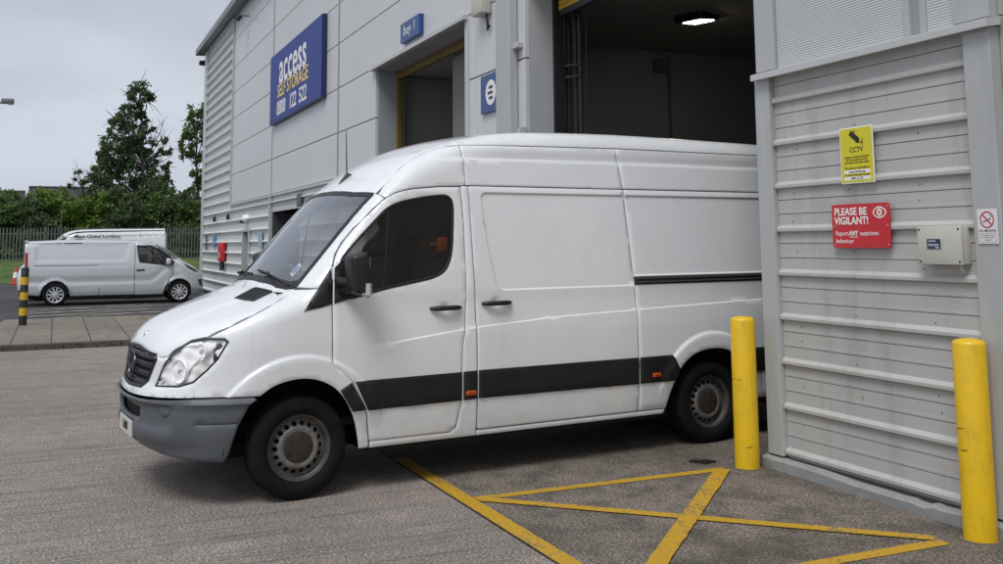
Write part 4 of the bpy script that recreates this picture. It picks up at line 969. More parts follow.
# lamp inside the bay
il = thing('bay_lamp', 'lit square lamp under the ceiling inside the open bay', 'lamp', (-11.92, 8.45, 4.93), R(20))
M_ = Matrix.Rotation(R(7), 4, 'X')
MB().box(-.26,.22,-.24,.24,-.02,.20, M_, bev=.03).build('lamp_housing', DARKM, il)
MB().box(-.16,.16,-.16,.16,-.034,-.0205, M_).build('lamp_panel', mat('lamp_glow', (.9,.9,.9), .5, emit=(1,.97,.93), estr=16), il)
MB().tube([(0,0,.1),(0,0,.16)], .04, 8).build('lamp_stem', DARKM, il)

# ================================================================== bollards at the bay mouth
def bollard(x, y, label):
    t = thing('bollard', label, 'bollard', (x, y, 0), group='yellow bollards guarding the pier')
    MB().lathe([(.094,-.02),(.094,1.108),(.090,1.120),(.075,1.130),(.045,1.138),(0,1.141)], 40).build('post', YELP, t, smooth=True, angle=50)
    sc_ = MB(); rs2 = random.Random(int(x*100))
    for _ in range(4):
        a, z_, w_ = rs2.uniform(-2.6,-.2), rs2.choice((.16,.34,.5,.62,.66)), rs2.uniform(.02,.10); h_ = rs2.uniform(.0015,.004)
        V = []
        for i in range(7):
            t_ = a+w_/.1*(i/6-.5); q = math.sin(math.pi*i/6)*h_+.0006; V += [(.0952*math.cos(t_), .0952*math.sin(t_), z_-q+.01*i/6),(.0952*math.cos(t_), .0952*math.sin(t_), z_+q*.6+.01*i/6)]
        sc_.add(V, [(2*i, 2*i+1, 2*i+3, 2*i+2) for i in range(6)])
    sc_.build('scuff_mark', mat('tyre_scuff', (.20,.13,.03), .7), t)
    MB().lathe([(.112,0),(.125,.006),(.15,0)], 32).build('base_sealant', mat('sealant', (.10,.085,.06), .9), t)
    return t
bollard(-4.395, 4.965, 'yellow bollard nearest the end column with the no smoking notice')
bollard(-6.485, 4.92, 'yellow bollard in front of the van rear wheel')
# ================================================================== ground, road, pavement, markings
def ground_mat(name, base, grain, lines=False, joint=None, stain=(.05,.045,.04), rough=.85, spots=.5, mot=(.42,.78,.75)):
    m = bpy.data.materials.new(name); nt = nodes_of(m); N, L = nt.nodes, nt.links
    out = N.new('ShaderNodeOutputMaterial'); b = N.new('ShaderNodeBsdfPrincipled'); L.new(b.outputs[0], out.inputs[0]); b.inputs['Roughness'].default_value = rough
    b.inputs['Specular IOR Level'].default_value = .35
    tc = N.new('ShaderNodeTexCoord'); P = tc.outputs['Object']
    def noise(scale, detail=6, rough=.6, vec=None, stretch=None):
        n = N.new('ShaderNodeTexNoise'); n.inputs['Scale'].default_value = scale; n.inputs['Detail'].default_value = detail; n.inputs['Roughness'].default_value = rough
        v = vec or P
        if stretch:
            mp = N.new('ShaderNodeMapping'); mp.inputs['Scale'].default_value = stretch; L.new(v, mp.inputs[0]); v = mp.outputs[0]
        L.new(v, n.inputs['Vector']); return n.outputs['Fac']
    def rng_(v, a, b_, c, d):
        q = N.new('ShaderNodeMapRange'); q.inputs['From Min'].default_value = a; q.inputs['From Max'].default_value = b_; q.inputs['To Min'].default_value = c; q.inputs['To Max'].default_value = d
        L.new(v, q.inputs['Value']); return q.outputs[0]
    def mixc(f, a, b_, mode='MIX'):
        x = N.new('ShaderNodeMixRGB'); x.blend_type = mode; L.new(f, x.inputs[0]) if not isinstance(f, float) else None
        if isinstance(f, float): x.inputs[0].default_value = f
        for k, v in ((1, a),(2, b_)):
            if isinstance(v, tuple): x.inputs[k].default_value = (*v, 1)
            else: L.new(v, x.inputs[k])
        return x.outputs[0]
    big = noise(.45, 5); mid = noise(3.5, 7, .7); fine = noise(grain, 4, .75)
    c = mixc(rng_(big, .3, .7, 0, 1), tuple(k*.72 for k in base), tuple(k*1.20 for k in base))
    c = mixc(rng_(mid, mot[0], mot[1], 0, mot[2]), c, tuple(k*.55 for k in base))
    c = mixc(rng_(noise(1.7, 7, .7), .55, .75, 0, mot[2]*.8), c, tuple(k*1.5 for k in base))
    c = mixc(rng_(fine, .42, .60, 0, 1), mixc(1.0, c, (.34,.34,.34), 'MULTIPLY'), mixc(1.0, c, (1.72,1.68,1.62), 'MULTIPLY'))
    for sc, lo, hi, dk, lt in ((34, .10, .16, .30, .0), (27, .10, .15, .0, 1.9)):     # dark and pale stones of the aggregate
        vo = N.new('ShaderNodeTexVoronoi'); vo.inputs['Scale'].default_value = sc; vo.inputs['Randomness'].default_value = 1; L.new(P, vo.inputs['Vector'])
        gate = rng_(noise(sc*.35, 3, .6), .48, .60, 0, .8); f_ = N.new('ShaderNodeMath'); f_.operation = 'MULTIPLY'; L.new(rng_(vo.outputs['Distance'], hi*1.6, lo*1.6, 0, 1), f_.inputs[0]); L.new(gate, f_.inputs[1])
        c = mixc(f_.outputs[0], c, tuple(k*(dk or lt) for k in base))
    st = noise(.9, 8, .72)
    c = mixc(rng_(st, .50, .66, 0, spots), c, stain)
    h = fine
    if lines:
        # tamped ridges running across the road (along y), unevenly spaced and wavering
        w = noise(1.0, 6, .7, stretch=(14,.30,1)); w2 = noise(1.0, 3, .5, stretch=(4.6,.075,1)); w3 = noise(1.0, 8, .8, stretch=(26,1.3,1))
        ln = rng_(w, .555, .60, 0, 1); ln2 = rng_(w2, .488, .497, 0, 1); ln2b = rng_(w2, .503, .512, 1, 0)
        mu = N.new('ShaderNodeMath'); mu.operation = 'MULTIPLY'; L.new(ln2, mu.inputs[0]); L.new(ln2b, mu.inputs[1])
        brk = rng_(noise(2.2, 5, .7), .30, .60, .0, .75); m2 = N.new('ShaderNodeMath'); m2.operation = 'MULTIPLY'; L.new(mu.outputs[0], m2.inputs[0]); L.new(brk, m2.inputs[1])
        c = mixc(m2.outputs[0], c, tuple(k*.38 for k in base))
        l3 = N.new('ShaderNodeMath'); l3.operation = 'MULTIPLY'; l3.inputs[1].default_value = .12; L.new(ln, l3.inputs[0]); c = mixc(l3.outputs[0], c, tuple(k*.5 for k in base))
        c = mixc(rng_(w3, .45, .68, 0, .22), c, tuple(k*1.4 for k in base))
        c = mixc(rng_(w3, .48, .34, 0, .16), c, tuple(k*.55 for k in base))
        hh = N.new('ShaderNodeMath'); hh.operation = 'MULTIPLY_ADD'; hh.inputs[1].default_value = 1.2; L.new(w3, hh.inputs[0]); L.new(fine, hh.inputs[2])
        h2 = N.new('ShaderNodeMath'); h2.operation = 'MULTIPLY_ADD'; h2.inputs[1].default_value = -1.2; L.new(m2.outputs[0], h2.inputs[0]); L.new(hh.outputs[0], h2.inputs[2]); h = h2.outputs[0]
    if joint:
        br = N.new('ShaderNodeTexBrick'); br.inputs['Scale'].default_value = 1; br.inputs['Mortar Size'].default_value = .012; br.inputs['Brick Width'].default_value = joint[0]; br.inputs['Row Height'].default_value = joint[1]; br.offset = joint[2]
        br.inputs['Color1'].default_value = (.9,.9,.9,1); br.inputs['Color2'].default_value = (1.08,1.06,1.02,1); br.inputs['Mortar'].default_value = (.35,.34,.32,1)
        L.new(P, br.inputs['Vector']); c = mixc(1.0, c, br.outputs['Color'], 'MULTIPLY')
        hh = N.new('ShaderNodeMath'); hh.operation = 'MULTIPLY_ADD'; hh.inputs[1].default_value = -2; L.new(br.outputs['Fac'], hh.inputs[0]); L.new(h, hh.inputs[2]); h = hh.outputs[0]
    L.new(c, b.inputs['Base Color'])
    bp = N.new('ShaderNodeBump'); bp.inputs['Strength'].default_value = .6; bp.inputs['Distance'].default_value = .012; L.new(h, bp.inputs['Height']); L.new(bp.outputs[0], b.inputs['Normal'])
    return m
def sheet(name, poly, z, m, kind='structure', th=None):
    me = bpy.data.meshes.new(name)
    if th: 
        mb = MB(); mb.extrude(poly, z-th, z, 'z'); o = mb.build(name, m)
    else:
        if area(poly) < 0: poly = poly[::-1]
        me.from_pydata([(x, y, z) for x, y in poly], [], [tuple(range(len(poly)))]); me.materials.append(m); o = link(name, me)
    return tag(o, kind=kind)
ROADM = ground_mat('road_concrete', (.285,.255,.234), 62, lines=True, spots=.30, stain=(.11,.095,.085))
APRM = ground_mat('apron_concrete', (.188,.166,.145), 58, spots=.70, mot=(.44,.60,.9), stain=(.055,.044,.035))
TARM = ground_mat('tarmac', (.062,.064,.070), 60, spots=.3, stain=(.03,.03,.03))
PAVM = ground_mat('paving', (.235,.218,.188), 80, joint=(.92,.63,.5), spots=.35)
KERBM = ground_mat('kerb_concrete', (.10,.093,.08), 40, spots=.6)
GRASSM = mat('grass', (.065,.105,.022), .9, var=.4, vscale=1.5, bump=1, bscale=14, stretch=(1,1,1))
sheet('ground', [(-400,-400),(300,-400),(300,400),(-400,400)], -.012, TARM)
JY = 2.538
sheet('road', [(-18.72,-40),(14,-40),(14,JY),(-18.72,JY)], 0, ROADM)
sheet('apron', [(-18.72,JY+.012),(14,JY+.012),(14,Y0+.02),(-18.72,Y0+.02)], 0, APRM)
sheet('bay_floor', [(-14.5,Y0+.02),(-3.9,Y0+.02),(-3.9,22),(-14.5,22)], .0, APRM)
sheet('pavement', [(-18.86,-30),(-20.7,-30),(-21.0,-1.35),(-25.2,-.95),(-25.2,2.2),(-18.86,2.2)], .10, PAVM, th=.12)
mb = MB(); rk = random.Random(3)
y = -30
while y < 2.2:
    l = .915; mb.box(-18.86, -18.72+rk.uniform(-.004,.004), y+.004, y+l-.004, -.05, .10+rk.uniform(-.003,.003), bev=.015); y += l
tag(mb.build('kerb', KERBM), kind='structure')
bank = MB(); ys = np.linspace(-40, 14, 40); xs_ = [-53,-53.8,-55,-56.5,-58,-64,-80]; zz = [-.05,.08,.38,.78,1.0,1.15,1.3]
V = []; F = []
for y in ys:
    for x, z in zip(xs_, zz): V.append((x+.35*math.sin(y*.9)*(z > 0), y, z+.05*math.sin(y*1.7+x)*(z > 0)))
n = len(xs_); F = [(i*n+j, i*n+j+1, (i+1)*n+j+1, (i+1)*n+j) for i in range(len(ys)-1) for j in range(n-1)]
bank.add(V, F); tag(bank.build('grass_bank', GRASSM, smooth=True), kind='structure')
# painted markings: worn yellow
def paint_mat(name, col, under, wear):
    m = bpy.data.materials.new(name); nt = nodes_of(m); N, L = nt.nodes, nt.links
    out = N.new('ShaderNodeOutputMaterial'); b = N.new('ShaderNodeBsdfPrincipled'); L.new(b.outputs[0], out.inputs[0]); b.inputs['Roughness'].default_value = .65
    tc = N.new('ShaderNodeTexCoord')
    n1 = N.new('ShaderNodeTexNoise'); n1.inputs['Scale'].default_value = 34; n1.inputs['Detail'].default_value = 6; n1.inputs['Roughness'].default_value = .75; L.new(tc.outputs['Object'], n1.inputs['Vector'])
    n2 = N.new('ShaderNodeTexNoise'); n2.inputs['Scale'].default_value = 4; n2.inputs['Detail'].default_value = 5; L.new(tc.outputs['Object'], n2.inputs['Vector'])
    a = N.new('ShaderNodeMath'); a.operation = 'MULTIPLY_ADD'; a.inputs[1].default_value = .5; L.new(n2.outputs['Fac'], a.inputs[0]); L.new(n1.outputs['Fac'], a.inputs[2])
    q = N.new('ShaderNodeMapRange'); q.inputs['From Min'].default_value = .86-wear; q.inputs['From Max'].default_value = .96-wear; L.new(a.outputs[0], q.inputs['Value'])
    r2_ = N.new('ShaderNodeMapRange'); r2_.inputs['To Min'].default_value = .72; r2_.inputs['To Max'].default_value = 1.15; L.new(n2.outputs['Fac'], r2_.inputs['Value'])
    c0 = N.new('ShaderNodeMixRGB'); c0.blend_type = 'MULTIPLY'; c0.inputs[0].default_value = 1; c0.inputs[1].default_value = (*col, 1); L.new(r2_.outputs[0], c0.inputs[2])
    mx = N.new('ShaderNodeMixRGB'); L.new(q.outputs[0], mx.inputs[0]); L.new(c0.outputs[0], mx.inputs[1]); mx.inputs[2].default_value = (*under, 1); L.new(mx.outputs[0], b.inputs['Base Color'])
    bp = N.new('ShaderNodeBump'); bp.inputs['Strength'].default_value = .5; bp.inputs['Distance'].default_value = .01; L.new(n1.outputs['Fac'], bp.inputs['Height']); L.new(bp.outputs[0], b.inputs['Normal'])
    return m
YLINE = paint_mat('yellow_line_paint', (.54,.315,.012), (.20,.15,.07), .085)
WLINE = paint_mat('faded_white_paint', (.52,.50,.40), (.08,.08,.078), .10)
def line_poly(a, b, w):
    a, b = Vector(a), Vector(b); d = (b-a).normalized(); n_ = Vector((-d.y, d.x))*w/2
    L_ = (b-a).length; k = max(2, int(L_/.05)); r_ = random.Random(int(a.x*1000+b.y*77))
    up = [a+d*L_*i/k+n_*(1+r_.uniform(-.06,.06)) for i in range(k+1)]; dn = [a+d*L_*i/k-n_*(1+r_.uniform(-.06,.06)) for i in range(k+1)]
    return up, dn
def line(mb, a, b, w, z):
    up, dn = line_poly(a, b, w); k = len(up); mb.add([(p.x, p.y, z) for p in up]+[(p.x, p.y, z) for p in dn], [(i, i+1, k+i+1, k+i) for i in range(k-1)])
mb = MB()
line(mb, (-7.95,2.61), (3.0,2.61), .112, .004)
line(mb, (-6.50,2.672), (-6.50,4.72), .095, .004)
line(mb, (-4.435,2.672), (-4.435,4.72), .10, .004)
tag(mb.build('yellow_marking', YLINE, fix=False), kind='structure')
mb = MB(); line(mb, (-6.46,2.70), (-4.50,4.72), .10, .008); tag(mb.build('yellow_marking', YLINE, fix=False), kind='structure')
mb = MB(); line(mb, (-6.47,4.68), (-4.47,2.70), .115, .012); tag(mb.build('yellow_marking', YLINE, fix=False), kind='structure')
mb = MB(); pts = [(.09*math.cos(a)*(1+.3*math.sin(3*a)), .05*math.sin(a)*(1+.25*math.cos(5*a))) for a in np.linspace(0, 2*math.pi, 22, endpoint=False)]
mb.extrude(pts, .001, .012, 'z', Matrix.Translation((-6.76,4.70,0)) @ Matrix.Rotation(R(60), 4, 'Z')); tag(mb.build('rubber_scrap', BLACKP), 'flat torn black scrap on the ground by the yellow line corner', 'scrap')
mb = MB()
for x in (-26.6,-27.9,-29.4,-31.0): line(mb, (x,-.7), (x,7*.72), .11, -.006)
tag(mb.build('bay_marking', WLINE, fix=False), kind='structure')
mb = MB()
for k in range(4): line(mb, (-26.4-k*1.2,-.6), (-28.2-k*1.2,2.6), .11, -.002)
tag(mb.build('bay_marking', WLINE, fix=False), kind='structure')

# ================================================================== parked vans in the background
SILVER = mat('silver_paint', (.60,.62,.65), .26, .25, var=.02, vscale=3, coat=.4)
ALLOY = mat('wheel_silver', (.62,.63,.65), .35, .4)
SV = Body(n=2.9, hoodcurve=.10, sweep=.25,
 YB=[(.2,.88),(.45,.945),(.8,.958),(1.1,.95),(1.35,.915),(1.9,.80),(2.2,.7)], XN=[(.2,.68),(.45,.80),(.7,.78),(.9,.69),(1.1,.50),(1.5,.2)],
 ZH=[(.9,.55),(.75,.82),(.5,1.07),(.19,1.25),(-.08,1.40),(-.4,1.46)], ZC=[(.6,.80),(-.05,1.42),(-.67,1.80),(-.95,1.875),(-1.5,1.91),(-3.0,1.92),(-4.4,1.88)],
 SL=[(-1.5,1),(-.9,.85),(-.6,.8),(.2,.8)], RF=[(1,.1),(-.4,.09),(-.9,.14),(-4,.16)])
def make_small_van():
    root = thing('panel_van', 'silver panel van parked side on beyond the pavement', 'van')
    S = SV; near = []
    fl = lambda a, b: .03*sum(smoothstep((.47-np.hypot(a-cx, (b-.34)))/.05) for cx in (0,-3.46))*smoothstep((b-.3)/.2)
    def dsp(a, b):
        sw = np.where(a > -1.3, .62+.35*smoothstep((a+.95)/.6)**1.5, .62); d = -.02*smoothstep((b-sw)/.03)*smoothstep((.1-a)/.3)*(1-smoothstep((b-sw-.10)/.15))
        d = d-.012*np.exp(-((b-1.16)/.02)**2)*(a < -1.5)*(a > -4.1)
        P = np.stack([a, b], 1); q = fillet([(-1.42,1.76),(-4.02,1.76),(-4.02,1.28),(-1.72,1.28),(-1.55,1.34)], .12); d = d-.018*pdepth(P, q, .018)
        return d+fl(a, b)
    arc = lambda cx, r_, a0, a1, n_: [(cx+r_*math.cos(a), .34+r_*math.sin(a)) for a in np.linspace(a0, a1, n_)]
    dr = [(-.19,1.19),(-.20,.80),(-.30,.70),(-.42,.5),(-.47,.27),(-1.29,.27),(-1.29,1.80),(-.86,1.80),(-.58,1.68),(-.26,1.44)]
    gl = [(-1.235,1.72),(-.83,1.72),(-.56,1.60),(-.265,1.38),(-.17,1.22),(-.265,1.13),(-1.155,1.24),(-1.20,1.45)]
    def P(*a, **k): o = S.patch(*a, **k); near.append(o); return o
    P('wing', [(-.182,1.19),(-.19,.80),(-.29,.70),(-.375,.36)]+arc(0,.385,math.pi*.98,.02,14)+[(.42,.24),(1.649,.24),(1.649,.80),(1.2,.93),(.70,1.0),(.35,1.18),(.1,1.30),(-.06,1.38),(-.22,1.45),(-.25,1.435)], 'side', SILVER, root, disp=dsp, grid=.06)
    P('front_door', dr, 'side', SILVER, root, holes=[gl], disp=dsp, grid=.06); door = near[-1]
    for o in (S.patch('window_glass', offset_poly(gl, .02), 'side', DKG, None, off=-.004, thick=.003, bev=0, grid=.08),
              S.patch('window_frame', offset_poly(gl, .02), 'side', BLACKP, None, holes=[offset_poly(gl, -.015)], off=.004, thick=.01, bev=.002, grid=.08),
              S.patch('window_divider', [(-.62,1.19),(-.65,1.19),(-.67,1.65),(-.64,1.64)], 'side', BLACKP, None, off=.003, thick=.01, bev=0, grid=.1),
              S.patch('handle', fillet([(-1.26,1.02),(-1.02,1.03),(-1.02,.985),(-1.26,.98)], .015), 'side', BLACKP, None, off=.02, thick=.02, bev=.005)): o.parent = door
    mr = MB().box(-.42,-.28,.98,1.16,1.14,1.34, bev=.04).build('door_mirror', SILVER, door, smooth=True, angle=50); MB().tube([(-.33,.9,1.16),(-.35,1.02,1.18)], .03, 8).build('mirror_arm', BLACKP, mr)
    P('side_panel', [(-1.30,.28),(-3.06,.28)]+arc(-3.46,.385,math.pi*.02,math.pi*.98,14)+[(-3.87,.30),(-4.24,.34),(-4.30,1.80),(-1.30,1.80)], 'side', SILVER, root, disp=dsp, grid=.05)
    P('sill', [(-.47,.255),(-1.3,.255),(-3.06,.265),(-3.06,.20),(-.45,.19)], 'side', BLACKP, root, off=-.03, grid=.1)
    P('side_panel_gap', [(-2.28,.28),(-2.265,.28),(-2.265,.50),(-2.28,.50)], 'side', SEAMB, root, off=.002, thick=.002, bev=0)
    P('door_gap', [(-1.302,.28),(-1.288,.28),(-1.288,1.80),(-1.302,1.80)], 'side', SEAMB, root, off=.001, thick=.002, bev=0, disp=dsp)
    P('headlight', fillet([(.12,1.20),(.30,1.12),(.62,.98),(.72,.90),(.50,.93),(.25,1.05)], .02), 'side', BLACKP, root, off=.008, thick=.01, bev=.003)
    P('headlight_back', fillet([(.12,1.20),(.30,1.12),(.62,.98),(.72,.90),(.50,.93),(.25,1.05)], .02), 'side', BLACKP, near[-1], off=.004, thick=.01, bev=.003); near.pop()
    P('fog_surround', fillet([(.62,.68),(.86,.70),(.90,.50),(.72,.48)], .04), 'side', BLACKP, root, off=.006, thick=.01, bev=.003)
    P('rail_slot', [(-2.3,1.175),(-4.05,1.175),(-4.05,1.155),(-2.3,1.155)], 'side', SEAMB, root, off=-.008, thick=.004, bev=0, grid=.1)
    P('tail_light', fillet([(-4.20,.95),(-4.285,.95),(-4.30,1.55),(-4.22,1.55)], .01), 'side', RED, root, off=.006, thick=.01, bev=.003)
    near.append(S.patch('inner_shell', [(.5,.42),(.5,.95),(0,1.3),(-.2,1.15),(-.62,1.66),(-4.2,1.76),(-4.2,.3),(-3.9,.3),(-3.46,.75),(-3.03,.3),(-.43,.3),(-.35,.6),(0,.74),(.38,.42)], 'side', LINER, root, holes=[offset_poly(gl, .01)], off=-.03, thick=.003, bev=0, grid=.15))
    for o in list(near): mirror_child(o, root)
    sym = lambda h: h+[(x, -y) for x, y in h[::-1] if abs(y) > 1e-6]
    S.patch('bonnet', sym([(.03,0),(0,.5),(-.10,.80),(.12,.82),(.36,.73),(.50,.62),(.62,.4),(.66,0)]), 'top', SILVER, root, grid=.08)
    S.patch('windscreen', sym([(.02,0),(-.01,.5),(-.11,.80),(-.60,.74),(-.72,.73),(-.66,.4),(-.64,0)]), 'top', DKG, root, grid=.08, bev=0, thick=.004)
    S.patch('roof', sym([(-.65,0),(-.67,.4),(-.73,.735),(-.95,.775),(-1.3,.80),(-4.28,.79),(-4.28,0)]), 'top', SILVER, root, grid=.10)
    pr = [(float(S.point('side', [-4.25], [z])[0][0][1]), z) for z in np.linspace(.28, 1.8, 8)]+[(.5,1.88),(0,1.89)]; pr += [(-y, z) for y, z in pr[::-1][1:]]
    MB().extrude(pr, -4.31, -4.29, 'x').build('rear_doors', SILVER, root); MB().box(-4.42,-4.25,-.85,.85,.32,.50, bev=.03).build('rear_bumper', BLACKP, root)
    MB().box(-4.32,-4.22,-.75,.75,1.84,1.90, bev=.02).build('roof_spoiler', SILVER, root)
    MB().box(-4.2,.4,-.6,.6,.22,.32).box(-1.40,-1.36,-.8,.8,.3,1.75).box(-1.3,.2,-.8,.8,.4,.5).build('underbody', LINER, root)
    MB().box(-.95,-.5,.2,.7,.7,.85, bev=.04).box(-1.05,-.92,.2,.7,.8,1.45, bev=.04).box(-.95,-.5,-.7,-.2,.7,.85, bev=.04).box(-1.05,-.92,-.7,-.2,.8,1.45, bev=.04).build('seats', SEATM, root)
    for x in (0,-3.46):
        for sg in (1,-1): make_wheel(root, (x, sg*.86, .335), sg, r=.335, w=.21, rim=.225, steel=False, rimmat=ALLOY)
    return root
sv = make_small_van(); sv.location = (-33.1, 3.50, -.012); sv.rotation_euler = (0,0,R(90))

LV = Body(**{**VAN.__dict__, 'ZC': [(.6,.91),(.12,1.43),(-.45,2.0),(-.62,2.14),(-.85,2.235),(-1.2,2.28),(-2.0,2.30),(-5,2.32)],
   'XN': [(.2,.66),(.37,.70),(.62,.73),(1.0,.68),(1.1,.65),(1.2,.6),(1.5,.45)], 'ZH': [(.85,.9),(.72,1.0),(.62,1.1),(.5,1.2),(.3,1.33),(.12,1.42),(0,1.45),(-.3,1.47)],
   'YB': [(.2,.94),(.35,.968),(.75,.99),(1.2,.975),(1.8,.93),(2.1,.89),(2.3,.84),(2.9,.73)]})
def make_logistics_van():
    root = thing('panel_van', 'white high roof van with dark lettering, mostly hidden behind the silver van', 'van')
    S = LV; near = []; 
    def P(*a, **k): o = S.patch(*a, **k); near.append(o); return o
    arc = lambda cx, r_, n_: [(cx+r_*math.cos(a), .36+r_*math.sin(a)) for a in np.linspace(math.pi*.02, math.pi*.98, n_)]
    P('fender', [(-.21,1.40),(-.21,.85),(-.40,.5),(-.44,.30)]+arc(.0,.43,10)[::-1]+[(.5,.30),(1.649,.30),(1.649,1.02),(.9,1.0),(.6,1.13),(.2,1.32),(0,1.40)], 'side', WHITE, root, grid=.08)
    gl = [(-.30,1.36),(-1.10,1.50),(-1.18,1.72),(-1.18,1.95),(-.80,1.93),(-.40,1.66)]
    P('front_door', [(-.22,1.40),(-.22,.85),(-.41,.5),(-.45,.32),(-1.25,.32),(-1.28,2.02),(-.72,2.0)], 'side', WHITE, root, holes=[gl], grid=.08); d = near[-1]
    S.patch('window_glass', offset_poly(gl, .01), 'side', DKG, d, off=-.004, thick=.003, bev=0, grid=.1)
    P('side_panel', [(-1.29,.32),(-2.32,.32)]+arc(-2.75,.43,12)+[(-3.2,.32),(-3.74,.34),(-3.74,2.08),(-1.29,2.03)], 'side', WHITE, root, grid=.08)
    P('roof_side', [(-.66,2.02),(-1.28,2.035),(-3.74,2.09),(-3.74,2.21),(-1.3,2.17),(-.95,2.14),(-.72,2.06)], 'side', WHITE, root, grid=.06)
    for x in (-1.0,-2.1,-2.95): P('roof_seam', [(x-.006,2.0),(x+.006,2.0),(x+.006,2.15),(x-.006,2.15)], 'side', SEAMB, root, off=.003, thick=.003, bev=0)
    P('inner_shell', [(.4,.5),(.4,1.1),(-.2,1.3),(-.7,1.95),(-3.7,2.05),(-3.7,.34),(-.45,.34),(-.3,.8),(0,.85)], 'side', LINER, root, holes=[gl], off=-.03, thick=.003, bev=0, grid=.15)
    for o in list(near): mirror_child(o, root)
    sym = lambda h: h+[(x, -y) for x, y in h[::-1] if abs(y) > 1e-6]
    S.patch('bonnet', sym([(.1,0),(.03,.7),(.0,.79),(.30,.84),(.48,.79),(.60,.6),(.65,.4),(.67,0)]), 'top', WHITE, root, grid=.08)
    S.patch('windscreen', sym([(.11,0),(.04,.68),(-.01,.78),(-.62,.80),(-.58,.4),(-.55,0)]), 'top', WSG, root, grid=.08, bev=0, thick=.004)
    S.patch('roof', sym([(-.56,0),(-.59,.4),(-.64,.79),(-.95,.80),(-1.3,.81),(-3.74,.80),(-3.74,0)]), 'top', WHITE, root, grid=.08)
    MB().box(-3.78,-3.74,-.86,.86,.34,2.12, bev=.01).build('rear_doors', WHITE, root); MB().box(-3.6,.5,-.6,.6,.26,.36).box(-1.4,-1.36,-.85,.85,.3,2.0).build('underbody', LINER, root)
    X, _ = S.point('side', [-1.55], [1.99])
    text('side_lettering', 'Maaz Global Logistics', mat('lettering_grey', (.05,.05,.06), .5), root, (-1.62, float(X[0][1])+.055, 2.035), (R(90+11),0,R(180)), .155, bold=.003, sx=1.05, shear=.15, depth=.002)
    for x in (0,-2.75):
        for sg in (1,-1): make_wheel(root, (x, sg*.845, .345), sg, steel=False, rimmat=BLACKP)
    return root
lv = make_logistics_van(); lv.location = (-36.4, -.38, -.012); lv.rotation_euler = (0,0,R(-90))

# ================================================================== small things by the pavement
BY = mat('post_yellow', (.62,.38,.02), .5, var=.06, vscale=9); 
t = thing('striped_post', 'black and yellow banded post at the pavement edge', 'post', (-23.3,-.56,.10))
m = MB(); MB().lathe([(.078,0),(.078,1.16),(.06,1.19),(0,1.20)], 24).build('post', mat('post_black', (.015,.015,.016), .5), t, smooth=True, angle=40)
for z in (.20,.52,.83): MB().lathe([(.078,z-.001),(.0805,z),(.0805,z+.155),(.078,z+.156)], 24).build('yellow_band', BY, t, smooth=True, angle=40)
t = thing('traffic_cone', 'red traffic cone with white band by the grass verge', 'cone', (-51.8,-1.62,-.012))
MB().box(-.24,.24,-.24,.24,0,.05, bev=.02).lathe([(.17,.05),(.04,.78),(.03,.80),(0,.80)], 24).build('cone_body', mat('cone_red', (.50,.05,.03), .5), t, smooth=True, angle=40)
MB().lathe([(.120,.30),(.132,.30),(.090,.555),(.075,.555)], 24).build('cone_band', INKW, t, smooth=True)
t = thing('lamp_post', 'grey lamp post with floodlight head at the far left above the trees', 'lamp post', (-45,-2.52,0))
MB().tube([(0,0,0),(0,0,6.8),(0,.05,7.2),(0,.16,7.48),(0,.34,7.58)], [.09,.06,.05,.045,.04], 10).build('post', mat('post_grey', (.20,.21,.22), .5, .3), t, smooth=True)
MB().box(-.16,.16,.26,.74,7.50,7.70, bev=.04).build('lamp_head', mat('lamp_head_grey', (.16,.17,.18), .5), t, smooth=True); MB().box(-.12,.12,.50,.72,7.47,7.50, bev=.005).build('lamp_glass', PAPER, t)

# palisade fence
FEN = mat('fence_galv', (.115,.13,.125), .6, .2, var=.15, vscale=1.5)
fx = -58.0
ft = thing('palisade_fence', 'grey spiked palisade fence along the top of the grass bank', 'fence', (fx,0,1.0))
y = -17.0; k = 0
while y < 12.0:
    MB().box(-.05,.05,y-.04,y+.04,-.1,1.75).build('post', FEN, ft)
    mb = MB()
    for j in range(17):
        yy = y+.12+j*.16; h_ = 1.72+.01*math.sin(j*2.3+k)
        mb.extrude([(yy-.034,0),(yy+.034,0),(yy+.034,h_-.08),(yy+.017,h_),(yy,h_-.05),(yy-.017,h_),(yy-.034,h_-.08)], .055, .06, 'x')
    mb.box(.02,.05,y,y+2.75,.35,.40).box(.02,.05,y,y+2.75,1.35,1.40); mb.build('pale_panel', FEN, ft); y += 2.75; k += 1
t = thing('fence_pole', 'thin galvanised pole standing above the fence line', 'pole', (fx+.3,.22,.95)); MB().tube([(0,0,0),(0,0,2.5)], .03, 8).build('pole', FEN, t); MB().lathe([(.045,2.5),(.045,2.53),(0,2.55)], 10).build('pole_cap', FEN, t)

